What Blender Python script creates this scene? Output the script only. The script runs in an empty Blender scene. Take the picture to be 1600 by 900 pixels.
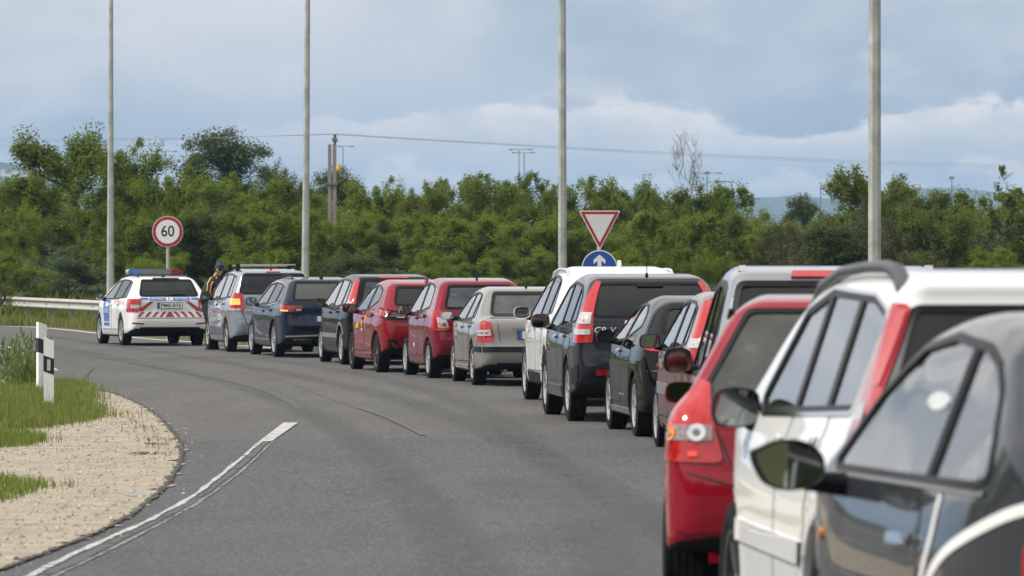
import bpy, bmesh, math, random
import numpy as np
from mathutils import Vector, Matrix
from mathutils.geometry import delaunay_2d_cdt
random.seed(7); rng = np.random.default_rng(7)
PI = math.pi; rad = math.radians
S = bpy.context.scene; COL = S.collection

# ------------------------------------------------------------------ camera
FPX, CAMZ, HORIZ = 8500.0, 1.87, 403.0
PITCH = math.atan((450 - HORIZ) / FPX)
cam = bpy.data.cameras.new('camera'); camo = bpy.data.objects.new('camera', cam); COL.objects.link(camo)
camo.location = (0, 0, CAMZ); camo.rotation_euler = (PI / 2 - PITCH, 0, 0)
cam.sensor_width = 36; cam.lens = FPX / 1600 * 36; cam.clip_start = 0.5; cam.clip_end = 60000
cam.dof.use_dof = True; cam.dof.focus_distance = 78; cam.dof.aperture_fstop = 8.0
S.camera = camo
S.view_settings.view_transform = 'Standard'; S.view_settings.look = 'None'
S.view_settings.exposure = 0.0; S.view_settings.gamma = 1.0
S.render.engine = 'CYCLES'
S.cycles.use_denoising = True
S.cycles.max_bounces = 8; S.cycles.transparent_max_bounces = 24; S.cycles.volume_bounces = 0

# ------------------------------------------------------------------ light and sky
SUN = Vector((-0.84, -0.24, 1.0)).normalized()
sl = bpy.data.lights.new('sun', 'SUN'); sl.energy = 4.6; sl.angle = rad(0.6); sl.color = (1.0, 0.965, 0.91)
so = bpy.data.objects.new('sun', sl); COL.objects.link(so)
so.rotation_euler = (-SUN).to_track_quat('-Z', 'Y').to_euler()
W = bpy.data.worlds.new('World'); S.world = W; W.use_nodes = True
def world():
    nt = W.node_tree; N = nt.nodes; Lk = nt.links; N.clear()
    def n(t, **k):
        o = N.new(t)
        for a, b in k.items(): setattr(o, a, b)
        return o
    def m(op, a, b=None, c=None):
        o = n('ShaderNodeMath', operation=op)
        for i, v in enumerate((a, b, c)):
            if v is None: continue
            if isinstance(v, (int, float)): o.inputs[i].default_value = v
            else: Lk.new(v, o.inputs[i])
        return o.outputs[0]
    def ramp(v, pts):
        o = n('ShaderNodeMapRange', interpolation_type='SMOOTHSTEP'); Lk.new(v, o.inputs[0])
        for i, p in enumerate(pts): o.inputs[i + 1].default_value = p
        return o.outputs[0]
    def mix(f, a, b):
        o = n('ShaderNodeMix', data_type='RGBA')
        for i, v in ((0, f), (6, a), (7, b)):
            if isinstance(v, (int, float)): o.inputs[i].default_value = v
            elif isinstance(v, tuple): o.inputs[i].default_value = (*v, 1)
            else: Lk.new(v, o.inputs[i])
        return o.outputs[2]
    sky = n('ShaderNodeTexSky', sky_type='NISHITA'); sky.sun_disc = False
    sky.sun_elevation = math.asin(SUN.z); sky.sun_rotation = math.atan2(SUN.x, SUN.y)
    sky.air_density = 1.2; sky.dust_density = 2.0
    tc = n('ShaderNodeTexCoord'); sep = n('ShaderNodeSeparateXYZ'); Lk.new(tc.outputs['Generated'], sep.inputs[0])
    x, y, z = sep.outputs
    zp = m('ADD', m('MAXIMUM', z, 0.0), 0.10)
    cmb = n('ShaderNodeCombineXYZ'); Lk.new(m('DIVIDE', x, zp), cmb.inputs[0]); Lk.new(m('DIVIDE', y, zp), cmb.inputs[1])
    az = m('ARCTAN2', x, y)
    cm2 = n('ShaderNodeCombineXYZ'); Lk.new(az, cm2.inputs[0]); Lk.new(m('MULTIPLY', z, 1.9), cm2.inputs[1])
    def noise(scale, det, rough, off, src=None):
        mp = n('ShaderNodeMapping'); mp.inputs['Location'].default_value = off; Lk.new((src or cmb).outputs[0], mp.inputs[0])
        o = n('ShaderNodeTexNoise'); Lk.new(mp.outputs[0], o.inputs['Vector'])
        o.inputs['Scale'].default_value = scale; o.inputs['Detail'].default_value = det; o.inputs['Roughness'].default_value = rough
        return o.outputs[0]
    n1 = noise(1.5, 8, 0.52, (6.4, 3.3, 0)); n2 = noise(26.0, 8, 0.55, (8.3, 2.2, 1.0), cm2); n3 = noise(44.0, 8, 0.60, (1.3, 5.2, 2.0), cm2); n4 = noise(14.0, 8, 0.5, (4.3, 7.2, 5.0), cm2)
    # banks of bright cumulus low over the horizon under a grey sheet
    def bankl(base, amp, slope, a0, a1, amin):
        t = m('ADD', m('ADD', base, m('MULTIPLY', az, slope)), m('ADD', m('MULTIPLY', m('SUBTRACT', n2, 0.5), amp), m('MULTIPLY', m('SUBTRACT', n3, 0.5), amp * .55)))
        t = m('SUBTRACT', t, z)
        mask = m('MULTIPLY', ramp(t, (-0.0004, 0.0022, 0.0, 1.0)), ramp(az, (a0, a1, amin, 1.0)))
        br = m('MULTIPLY', ramp(t, (0.001, 0.014, 1.0, 0.2)), ramp(n3, (0.34, 0.56, 0.40, 1.0)))
        return mask, mix(br, (0.56, 0.61, 0.67), (1.06, 0.985, 0.91))
    bank, bankc = bankl(0.0262, 0.030, 0.035, -0.055, 0.005, 0.35)
    bank2, bankc2 = bankl(0.0150, 0.026, 0.02, -0.060, 0.00, 0.45)
    upper = m('MULTIPLY', ramp(z, (0.040, 0.09, 0.0, 1.0)), ramp(n1, (0.36, 0.60, 0.1, 1.0)))
    upl = m('MULTIPLY', ramp(m('SUBTRACT', z, m('MULTIPLY', az, 0.25)), (0.030, 0.066, 0.0, 1.0)), ramp(n4, (0.34, 0.62, 0.0, 0.65)))
    hi = m('MAXIMUM', upper, upl)
    grey = mix(ramp(m('ADD', m('MULTIPLY', n4, 0.6), m('MULTIPLY', n2, 0.4)), (0.38, 0.62, 0.0, 1.0)), (0.41, 0.49, 0.59), (0.63, 0.67, 0.725))
    cl = mix(hi, grey, (0.92, 0.89, 0.86))
    cl = mix(bank, cl, bankc); cl = mix(bank2, cl, bankc2)
    # breaks in the sheet let the blue sky through overhead
    wisp = m('MULTIPLY', m('MULTIPLY', ramp(n3, (0.50, 0.66, 0.0, 0.75)), ramp(n4, (0.40, 0.60, 0.15, 1.0))), ramp(z, (0.018, 0.03, 0.0, 1.0)))
    wisp = m('MULTIPLY', wisp, ramp(z, (0.05, 0.10, 1.0, 0.0))); cl = mix(wisp, cl, (0.78, 0.79, 0.80))
    brk = m('MULTIPLY', ramp(n1, (0.30, 0.44, 0.75, 0.0)), ramp(z, (0.07, 0.2, 0.0, 1.0)))
    skyd = n('ShaderNodeVectorMath', operation='SCALE'); Lk.new(sky.outputs[0], skyd.inputs[0]); skyd.inputs['Scale'].default_value = 0.10
    high = m('MULTIPLY', upper, 0.45)
    cl = mix(high, cl, (1.25, 1.20, 1.12))
    out = mix(brk, cl, skyd.outputs[0])
    ad = n('ShaderNodeVectorMath', operation='SCALE'); Lk.new(out, ad.inputs[0]); ad.inputs['Scale'].default_value = 10.0
    bg = n('ShaderNodeBackground'); Lk.new(ad.outputs[0], bg.inputs[0]); bg.inputs[1].default_value = 0.10
    ow = n('ShaderNodeOutputWorld'); Lk.new(bg.outputs[0], ow.inputs[0])
world()

# ------------------------------------------------------------------ picture -> ground
def sstep(a, b, v):
    t = np.clip((np.asarray(v, float) - a) / (b - a), 0, 1); return t * t * (3 - 2 * t)
def gz(Y): return 0.24 * (1 - sstep(16, 42, Y))          # the carriageway dips gently away from the camera
def at(px, d, py=None):
    """world point seen at column px (row py) at distance d; on the ground when py is None"""
    X = (px - 800) * d / FPX
    return Vector((X, d, float(gz(d)) if py is None else CAMZ - (py - HORIZ) * d / FPX))
def gp(px, py):
    d = 60.0
    for _ in range(40): d = 0.5 * d + 0.5 * (CAMZ - float(gz(d))) * FPX / max(py - HORIZ, 4)
    return at(px, d)

# ------------------------------------------------------------------ object helpers
def tag(o, label=None, cat=None, group=None, kind=None):
    for k, v in (('label', label), ('category', cat), ('group', group), ('kind', kind)):
        if v: o[k] = v
    return o
def empty(name, loc=(0, 0, 0), rz=0.0):
    o = bpy.data.objects.new(name, None); COL.objects.link(o); o.location = loc; o.rotation_euler = (0, 0, rz)
    o.empty_display_size = 0.2; return o
def mesh(name, v, f, mats, parent=None, smooth=None, idx=None):
    me = bpy.data.meshes.new(name)
    me.from_pydata([tuple(p) for p in v] if not isinstance(v, np.ndarray) else v.tolist(), [], f if isinstance(f, list) else f.tolist())
    for m_ in (mats if isinstance(mats, (list, tuple)) else [mats]): me.materials.append(m_)
    if idx is not None: me.polygons.foreach_set('material_index', np.asarray(idx, np.int32))
    if smooth is not None:
        me.polygons.foreach_set('use_smooth', np.ones(len(me.polygons), bool))
        if smooth < 180: me.set_sharp_from_angle(angle=rad(smooth))
    me.update()
    o = bpy.data.objects.new(name, me); COL.objects.link(o)
    if parent: o.parent = parent
    return o
class MB:
    """collects simple solids into one mesh"""
    def __init__(s): s.v = []; s.f = []; s.i = []
    def add(s, v, f, mi=0):
        b = len(s.v); s.v += [tuple(p) for p in v]; s.f += [[b + k for k in q] for q in f]; s.i += [mi] * len(f); return s
    def box(s, c, d, rz=0, mi=0, taper=1.0, rx=0, ry=0):
        M = Matrix.Rotation(rz, 3, 'Z') @ Matrix.Rotation(ry, 3, 'Y') @ Matrix.Rotation(rx, 3, 'X')
        v = []
        for z in (-.5, .5):
            t = taper if z > 0 else 1
            for x, y in ((-.5, -.5), (.5, -.5), (.5, .5), (-.5, .5)):
                v.append(Vector(c) + M @ Vector((x * d[0] * t, y * d[1] * t, z * d[2])))
        return s.add(v, [[3, 2, 1, 0], [4, 5, 6, 7], [0, 1, 5, 4], [1, 2, 6, 5], [2, 3, 7, 6], [3, 0, 4, 7]], mi)
    def tube(s, pts, r, n=8, mi=0, cap=True, sq=1.0):
        pts = [Vector(p) for p in pts]; R = r if isinstance(r, (list, tuple)) else [r] * len(pts)
        v = []; up = None
        for i, p in enumerate(pts):
            t = (pts[min(i + 1, len(pts) - 1)] - pts[max(i - 1, 0)]).normalized()
            if up is None: up = Vector((0, 0, 1)) if abs(t.z) < .9 else Vector((1, 0, 0))
            a = t.cross(up).normalized(); b = a.cross(t).normalized(); up = b
            for k in range(n):
                an = 2 * PI * (k + .5) / n; v.append(p + (a * math.cos(an) + b * math.sin(an) * sq) * R[i])
        f = [[i * n + k, i * n + (k + 1) % n, (i + 1) * n + (k + 1) % n, (i + 1) * n + k] for i in range(len(pts) - 1) for k in range(n)]
        if cap: f += [list(range(n))[::-1], [(len(pts) - 1) * n + k for k in range(n)]]
        return s.add(v, f, mi)
    def lathe(s, prof, n=32, axis='y', c=(0, 0, 0), mi=0, closed=False):
        v = []; m_ = len(prof)
        for r, h in prof:
            for k in range(n):
                a = 2 * PI * k / n; u, w = r * math.cos(a), r * math.sin(a)
                v.append({'y': (u, h, w), 'z': (u, w, h), 'x': (h, u, w)}[axis])
        v = [Vector(p) + Vector(c) for p in v]
        f = [[i * n + k, i * n + (k + 1) % n, ((i + 1) % m_) * n + (k + 1) % n, ((i + 1) % m_) * n + k] for i in range(m_ if closed else m_ - 1) for k in range(n)]
        return s.add(v, f, mi)
    def prism(s, poly, c0, c1, ax, mi=0):
        """extrude a 2D outline (given in the two axes other than ax) from c0 to c1 along ax"""
        def P(u, w, h): return {'x': (h, u, w), 'y': (u, h, w), 'z': (u, w, h)}[ax]
        n = len(poly); v = [P(u, w, c0) for u, w in poly] + [P(u, w, c1) for u, w in poly]
        f = [list(range(n))[::-1], [n + k for k in range(n)]] + [[k, (k + 1) % n, n + (k + 1) % n, n + k] for k in range(n)]
        return s.add(v, f, mi)
    def build(s, name, mats, parent=None, smooth=None): return mesh(name, s.v, s.f, mats, parent, smooth, s.i)
def chaikin(p, n, closed=True):
    p = np.asarray(p, float)
    for _ in range(n):
        q = np.roll(p, -1, 0) if closed else p[1:]
        a = p if closed else p[:-1]
        r = np.empty((2 * len(a), p.shape[1])); r[0::2] = .75 * a + .25 * q; r[1::2] = .25 * a + .75 * q
        p = r if closed else np.vstack([p[:1], r[1:-1], p[-1:]])
    return p
def roundc(p, r, n=4):
    """outline with its corners rounded off"""
    p = np.asarray(p, float); out = []; k = len(p)
    for i in range(k):
        a, q, e = p[i - 1], p[i], p[(i + 1) % k]; u, v = a - q, e - q; lu, lv = np.hypot(*u), np.hypot(*v)
        if lu < 1e-6 or lv < 1e-6: continue
        u, v = u / lu, v / lv; co = np.clip(u @ v, -1, 1); half = math.acos(co) / 2
        t = min(r / max(math.tan(half), .05), .45 * lu, .45 * lv)
        if half > 1.45: out.append(q); continue
        for s in np.linspace(0, 1, n + 1): out.append(q + u * t * (1 - s) ** 2 + v * t * s ** 2)
    return np.array(out)
def resample(p, ds, closed=True):
    p = np.asarray(p, float); q = np.vstack([p, p[:1]]) if closed else p
    out = []
    for a, b in zip(q[:-1], q[1:]):
        L = np.hypot(*(b - a)); k = max(1, int(math.ceil(L / ds - 1e-6)))
        for i in range(k): out.append(a + (b - a) * i / k)
    if not closed: out.append(q[-1])
    return np.array(out)
def inpoly(P, poly):
    x, y = P[:, 0], P[:, 1]; r = np.zeros(len(P), bool); n = len(poly)
    for i in range(n):
        x0, y0 = poly[i]; x1, y1 = poly[(i + 1) % n]
        c = (y0 > y) != (y1 > y)
        if y1 != y0: r ^= c & (x < (x1 - x0) * (y - y0) / (y1 - y0) + x0)
    return r
def area(p): p = np.asarray(p); q = np.roll(p, -1, 0); return .5 * np.sum(p[:, 0] * q[:, 1] - q[:, 0] * p[:, 1])
def inset(p, d):
    """move a closed outline inwards by d"""
    p = np.asarray(p, float)
    if area(p) < 0: p = p[::-1]
    a = p - np.roll(p, 1, 0); b = np.roll(p, -1, 0) - p
    a /= np.linalg.norm(a, axis=1)[:, None] + 1e-9; b /= np.linalg.norm(b, axis=1)[:, None] + 1e-9
    na = np.c_[-a[:, 1], a[:, 0]]; nb = np.c_[-b[:, 1], b[:, 0]]
    m_ = na + nb; m_ /= np.linalg.norm(m_, axis=1)[:, None] + 1e-9
    return p + m_ * (d / np.clip(np.sum(m_ * na, 1), .5, 1))[:, None]
def clip(poly, a, b):
    """part of poly left of the line a->b"""
    out = []; a = np.array(a, float); b = np.array(b, float); d = b - a
    s = lambda p: d[0] * (p[1] - a[1]) - d[1] * (p[0] - a[0])
    n = len(poly)
    for i in range(n):
        p, q = np.asarray(poly[i]), np.asarray(poly[(i + 1) % n]); sp, sq = s(p), s(q)
        if sp >= 0: out.append(p)
        if sp * sq < 0: out.append(p + (q - p) * sp / (sp - sq))
    return np.array(out)
def fill2d(poly, ds):
    """outline + inner grid points, triangulated; returns points, triangles, number of outline points"""
    b = resample(poly, ds); nb = len(b)
    lo, hi = b.min(0), b.max(0); st = ds * 1.1
    gx, gy = np.meshgrid(np.arange(lo[0] + st / 2, hi[0], st), np.arange(lo[1] + st / 2, hi[1], st))
    g = np.c_[gx.ravel(), gy.ravel()]
    if len(g):
        g = g[inpoly(g, b)]
    if len(g):
        dd = np.min(np.hypot(g[:, None, 0] - b[None, :, 0], g[:, None, 1] - b[None, :, 1]), 1); g = g[dd > ds * .5]
    pts = np.vstack([b, g]) if len(g) else b
    r = delaunay_2d_cdt([Vector(p) for p in pts], [], [list(range(nb))], 1, 1e-7)
    return np.array([tuple(v) for v in r[0]]), [list(t) for t in r[2]], nb

# ------------------------------------------------------------------ materials
def nodes(name):
    m_ = bpy.data.materials.new(name); m_.use_nodes = True; nt = m_.node_tree
    return m_, nt, nt.nodes['Principled BSDF']
def mat(name, col, rough=.5, metal=0., coat=0., spec=.5, var=0., scale=20., bump=0., emit=0., rvar=0., bscale=None):
    m_, nt, b = nodes(name); N, Lk = nt.nodes, nt.links
    b.inputs['Base Color'].default_value = (*col, 1); b.inputs['Roughness'].default_value = rough; b.inputs['Metallic'].default_value = metal
    b.inputs['Coat Weight'].default_value = coat; b.inputs['Coat Roughness'].default_value = .03; b.inputs['Specular IOR Level'].default_value = spec
    if emit: b.inputs['Emission Color'].default_value = (*col, 1); b.inputs['Emission Strength'].default_value = emit
    if var or bump or rvar:
        tc = N.new('ShaderNodeTexCoord'); t = N.new('ShaderNodeTexNoise'); t.inputs['Scale'].default_value = scale; t.inputs['Detail'].default_value = 6; t.inputs['Roughness'].default_value = .65
        Lk.new(tc.outputs['Object'], t.inputs['Vector'])
        if var:
            mx = N.new('ShaderNodeMix'); mx.data_type = 'RGBA'; mr = N.new('ShaderNodeMapRange'); mr.inputs[1].default_value = .3; mr.inputs[2].default_value = .7
            Lk.new(t.outputs[0], mr.inputs[0]); Lk.new(mr.outputs[0], mx.inputs[0])
            mx.inputs[6].default_value = (*[c * (1 - var) for c in col], 1); mx.inputs[7].default_value = (*[min(1, c * (1 + var)) for c in col], 1)
            Lk.new(mx.outputs[2], b.inputs['Base Color'])
        if rvar:
            mr = N.new('ShaderNodeMapRange'); mr.inputs[1].default_value = .3; mr.inputs[2].default_value = .7; mr.inputs[3].default_value = max(0, rough - rvar); mr.inputs[4].default_value = rough + rvar
            Lk.new(t.outputs[0], mr.inputs[0]); Lk.new(mr.outputs[0], b.inputs['Roughness'])
        if bump:
            t2 = N.new('ShaderNodeTexNoise'); t2.inputs['Scale'].default_value = bscale or scale; t2.inputs['Detail'].default_value = 6; Lk.new(tc.outputs['Object'], t2.inputs['Vector'])
            bp = N.new('ShaderNodeBump'); bp.inputs['Strength'].default_value = bump; bp.inputs['Distance'].default_value = .02
            Lk.new(t2.outputs[0], bp.inputs['Height']); Lk.new(bp.outputs[0], b.inputs['Normal'])
    return m_
def paint(name, col, metal=.0, rough=.35, dust=.12, coat=1.0):
    """clear-coated car paint with a thin film of road dust, thicker low down"""
    m_, nt, b = nodes(name); N, Lk = nt.nodes, nt.links
    b.inputs['Metallic'].default_value = metal; b.inputs['Coat Weight'].default_value = coat; b.inputs['Specular IOR Level'].default_value = .0
    tc = N.new('ShaderNodeTexCoord'); t = N.new('ShaderNodeTexNoise'); t.inputs['Scale'].default_value = 3.; t.inputs['Detail'].default_value = 8; t.inputs['Roughness'].default_value = .7
    Lk.new(tc.outputs['Object'], t.inputs['Vector'])
    sp = N.new('ShaderNodeSeparateXYZ'); Lk.new(tc.outputs['Object'], sp.inputs[0])
    mr = N.new('ShaderNodeMapRange'); mr.inputs[1].default_value = .15; mr.inputs[2].default_value = .75; mr.inputs[3].default_value = 2.2; mr.inputs[4].default_value = .55
    Lk.new(sp.outputs[2], mr.inputs[0])
    mu = N.new('ShaderNodeMath'); mu.operation = 'MULTIPLY'; Lk.new(t.outputs[0], mu.inputs[0]); Lk.new(mr.outputs[0], mu.inputs[1])
    mu2 = N.new('ShaderNodeMath'); mu2.operation = 'MULTIPLY'; mu2.use_clamp = True; Lk.new(mu.outputs[0], mu2.inputs[0]); mu2.inputs[1].default_value = dust
    mx = N.new('ShaderNodeMix'); mx.data_type = 'RGBA'; Lk.new(mu2.outputs[0], mx.inputs[0]); mx.inputs[6].default_value = (*col, 1); mx.inputs[7].default_value = (.17, .155, .13, 1)
    Lk.new(mx.outputs[2], b.inputs['Base Color'])
    ma = N.new('ShaderNodeMath'); ma.operation = 'MULTIPLY_ADD'; Lk.new(mu2.outputs[0], ma.inputs[0]); ma.inputs[1].default_value = .6; ma.inputs[2].default_value = rough; Lk.new(ma.outputs[0], b.inputs['Roughness'])
    mc = N.new('ShaderNodeMath'); mc.operation = 'MULTIPLY_ADD'; Lk.new(mu2.outputs[0], mc.inputs[0]); mc.inputs[1].default_value = .25; mc.inputs[2].default_value = .02; Lk.new(mc.outputs[0], b.inputs['Coat Roughness'])
    return m_
def glass(name, tint, dust=.04, ior=1.7, pane=False):
    m_ = bpy.data.materials.new(name); m_.use_nodes = True; nt = m_.node_tree; N, Lk = nt.nodes, nt.links; N.clear()
    tr = N.new('ShaderNodeBsdfTransparent'); tr.inputs[0].default_value = (*tint, 1)
    di = N.new('ShaderNodeBsdfDiffuse'); di.inputs[0].default_value = (.3, .3, .28, 1)
    t = N.new('ShaderNodeTexNoise'); t.inputs['Scale'].default_value = 4; t.inputs['Detail'].default_value = 6
    tc = N.new('ShaderNodeTexCoord'); Lk.new(tc.outputs['Object'], t.inputs['Vector'])
    mu = N.new('ShaderNodeMath'); mu.operation = 'MULTIPLY'; Lk.new(t.outputs[0], mu.inputs[0]); mu.inputs[1].default_value = dust * 2
    m1 = N.new('ShaderNodeMixShader'); Lk.new(mu.outputs[0], m1.inputs[0]); Lk.new(tr.outputs[0], m1.inputs[1]); Lk.new(di.outputs[0], m1.inputs[2])
    gl = N.new('ShaderNodeBsdfGlossy'); gl.inputs['Roughness'].default_value = .015; gl.inputs[0].default_value = (.95, .97, 1, 1)
    fr = N.new('ShaderNodeFresnel'); fr.inputs[0].default_value = ior
    m2 = N.new('ShaderNodeMixShader')
    if pane:   # both faces of the pane reflect: 2R / (1 + R)
        a_ = N.new('ShaderNodeMath'); a_.operation = 'ADD'; a_.inputs[1].default_value = 1; Lk.new(fr.outputs[0], a_.inputs[0])
        d_ = N.new('ShaderNodeMath'); d_.operation = 'DIVIDE'; Lk.new(fr.outputs[0], d_.inputs[0]); Lk.new(a_.outputs[0], d_.inputs[1])
        e_ = N.new('ShaderNodeMath'); e_.operation = 'MULTIPLY'; e_.inputs[1].default_value = 2; Lk.new(d_.outputs[0], e_.inputs[0]); Lk.new(e_.outputs[0], m2.inputs[0])
    else: Lk.new(fr.outputs[0], m2.inputs[0])
    Lk.new(m1.outputs[0], m2.inputs[1]) if 0 else None; Lk.new(m1.outputs[0], m2.inputs[1]); Lk.new(gl.outputs[0], m2.inputs[2])
    o = N.new('ShaderNodeOutputMaterial'); Lk.new(m2.outputs[0], o.inputs[0]); return m_
def ground_mat(name, cols, scales, rough=.9, bump=.3, bscale=60., stretch=(1, 1, 1), spec=.3, patches=()):
    """mix of colours by layered noise in world metres; patches = (scale, lo, hi, colour, amount)"""
    m_, nt, b = nodes(name); N, Lk = nt.nodes, nt.links
    geo = N.new('ShaderNodeNewGeometry'); mp = N.new('ShaderNodeMapping'); mp.inputs['Scale'].default_value = stretch; Lk.new(geo.outputs['Position'], mp.inputs[0])
    cur = None
    for (c, sc) in zip(cols, scales):
        if cur is None:
            rgb = N.new('ShaderNodeRGB'); rgb.outputs[0].default_value = (*c, 1); cur = rgb.outputs[0]; continue
        t = N.new('ShaderNodeTexNoise'); t.inputs['Scale'].default_value = sc; t.inputs['Detail'].default_value = 7; t.inputs['Roughness'].default_value = .65; Lk.new(mp.outputs[0], t.inputs['Vector'])
        mr = N.new('ShaderNodeMapRange'); mr.inputs[1].default_value = .40; mr.inputs[2].default_value = .66; Lk.new(t.outputs[0], mr.inputs[0])
        mx = N.new('ShaderNodeMix'); mx.data_type = 'RGBA'; Lk.new(mr.outputs[0], mx.inputs[0]); Lk.new(cur, mx.inputs[6]); mx.inputs[7].default_value = (*c, 1); cur = mx.outputs[2]
    for (sc, lo, hi, c, am) in patches:
        t = N.new('ShaderNodeTexNoise'); t.inputs['Scale'].default_value = sc; t.inputs['Detail'].default_value = 5; t.inputs['Roughness'].default_value = .6; Lk.new(mp.outputs[0], t.inputs['Vector'])
        mr = N.new('ShaderNodeMapRange'); mr.inputs[1].default_value = lo; mr.inputs[2].default_value = hi; mr.inputs[4].default_value = am; Lk.new(t.outputs[0], mr.inputs[0])
        mx = N.new('ShaderNodeMix'); mx.data_type = 'RGBA'; Lk.new(mr.outputs[0], mx.inputs[0]); Lk.new(cur, mx.inputs[6]); mx.inputs[7].default_value = (*c, 1); cur = mx.outputs[2]
    Lk.new(cur, b.inputs['Base Color']); b.inputs['Roughness'].default_value = rough; b.inputs['Specular IOR Level'].default_value = spec
    t = N.new('ShaderNodeTexNoise'); t.inputs['Scale'].default_value = bscale; t.inputs['Detail'].default_value = 4; Lk.new(geo.outputs['Position'], t.inputs['Vector'])
    bp = N.new('ShaderNodeBump'); bp.inputs['Strength'].default_value = bump; bp.inputs['Distance'].default_value = .02; Lk.new(t.outputs[0], bp.inputs['Height']); Lk.new(bp.outputs[0], b.inputs['Normal'])
    return m_
def worn(name, col, under, scale=9., lo=.42, hi=.58, keep=1.0):
    """road paint worn through to the asphalt"""
    m_, nt, b = nodes(name); N, Lk = nt.nodes, nt.links
    geo = N.new('ShaderNodeNewGeometry'); t = N.new('ShaderNodeTexNoise'); t.inputs['Scale'].default_value = scale; t.inputs['Detail'].default_value = 8; t.inputs['Roughness'].default_value = .75; Lk.new(geo.outputs['Position'], t.inputs['Vector'])
    mr = N.new('ShaderNodeMapRange'); mr.inputs[1].default_value = lo; mr.inputs[2].default_value = hi; mr.inputs[3].default_value = 0; mr.inputs[4].default_value = keep; Lk.new(t.outputs[0], mr.inputs[0])
    mx = N.new('ShaderNodeMix'); mx.data_type = 'RGBA'; Lk.new(mr.outputs[0], mx.inputs[0]); mx.inputs[6].default_value = (*under, 1); mx.inputs[7].default_value = (*col, 1)
    Lk.new(mx.outputs[2], b.inputs['Base Color']); b.inputs['Roughness'].default_value = .8; return m_
# ------------------------------------------------------------------ shared car materials
M = {}
M['rubber'] = mat('tyre_rubber', (.014, .014, .014), .9, spec=.15, var=.4, scale=9, bump=.2, bscale=40)
M['black'] = mat('black_plastic', (.013, .013, .0145), .6, spec=.18, var=.35, scale=12, rvar=.12)
M['trim'] = mat('black_trim', (.008, .008, .009), .42, spec=.2)
M['inside'] = mat('dark_interior', (.06, .059, .058), .9, var=.3, scale=8)
M['seat'] = mat('seat_cloth', (.12, .12, .125), .95, var=.3, scale=30, bump=.2)
M['alloy'] = mat('alloy_wheel', (.55, .55, .55), .32, metal=.75, var=.15, scale=9)
M['alloy_dirty'] = mat('dusty_wheel_trim', (.40, .36, .31), .5, metal=.35, var=.35, scale=7)
M['alloy_dark'] = mat('dark_alloy', (.10, .10, .105), .3, metal=.6, var=.2, scale=9)
M['hole'] = mat('brake_shadow', (.015, .015, .015), .8)
M['chrome'] = mat('chrome', (.80, .81, .82), .12, metal=1.0)
M['grey'] = mat('grey_plastic', (.16, .16, .165), .5, var=.2, scale=10)
M['mirror'] = mat('mirror_glass', (.36, .39, .385), .03, metal=1.0)
M['red_lens'] = mat('red_lens', (.40, .007, .011), .12, coat=1., var=.25, scale=25)
M['dark_red'] = mat('dark_red_lens', (.17, .005, .009), .12, coat=1., var=.2, scale=25)
M['clear_lens'] = mat('clear_lens', (.46, .42, .42), .12, coat=1., var=.35, scale=45)
M['smoke_lens'] = mat('smoked_lens', (.05, .012, .014), .1, coat=1.)
M['amber'] = mat('amber_lens', (.75, .24, .03), .15, coat=1.)
M['amber_lit'] = mat('lit_indicator', (1.0, .34, .05), .2, coat=1., emit=1.1)
M['red_lit'] = mat('lit_tail_lamp', (1.0, .05, .03), .2, coat=1., emit=.8)
M['white'] = mat('white_plate', (.78, .78, .76), .4, var=.04)
M['euro'] = mat('blue_plate_band', (.02, .10, .42), .4)
M['ink'] = mat('black_ink', (.012, .012, .014), .5)
M['glass'] = glass('side_glass', (.80, .85, .83), .07, 1.6, True)
M['glass_clear'] = glass('clear_glass', (.80, .84, .82), .16, 1.5)
M['glass_dark'] = glass('privacy_glass', (.10, .11, .115), .03, 1.5)
M['glass_mid'] = glass('tinted_glass', (.36, .39, .38), .04, 1.55, True)

# ------------------------------------------------------------------ body by implicit surface
def sdf_grid(poly, ax, ay):
    """signed distance to a closed outline on a regular grid"""
    gx, gy = np.meshgrid(ax, ay, indexing='ij'); P = np.c_[gx.ravel(), gy.ravel()]
    best = np.full(len(P), 9e9)
    n = len(poly)
    for i in range(n):
        a = poly[i]; d = poly[(i + 1) % n] - a; L2 = d @ d
        if L2 < 1e-12: continue
        q = P - a; t = np.clip((q @ d) / L2, 0, 1); r = q - t[:, None] * d
        best = np.minimum(best, r[:, 0] ** 2 + r[:, 1] ** 2)
    best = np.sqrt(best); best[inpoly(P, poly)] *= -1
    return best.reshape(gx.shape)
class Grid2:
    def __init__(s, poly, lo, hi, h):
        s.ax = np.arange(lo[0], hi[0] + h, h); s.ay = np.arange(lo[1], hi[1] + h, h); s.h = h; s.D = sdf_grid(poly, s.ax, s.ay)
    def __call__(s, u, v):
        a = np.clip((u - s.ax[0]) / s.h, 0, len(s.ax) - 1.001); b = np.clip((v - s.ay[0]) / s.h, 0, len(s.ay) - 1.001)
        i = a.astype(int); j = b.astype(int); a = a - i; b = b - j; D = s.D
        return (D[i, j] * (1 - a) + D[i + 1, j] * a) * (1 - b) + (D[i, j + 1] * (1 - a) + D[i + 1, j + 1] * a) * b
def rmax(a, b, k):
    return np.minimum(np.maximum(a, b), -k) + np.sqrt(np.maximum(a + k, 0) ** 2 + np.maximum(b + k, 0) ** 2)
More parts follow.
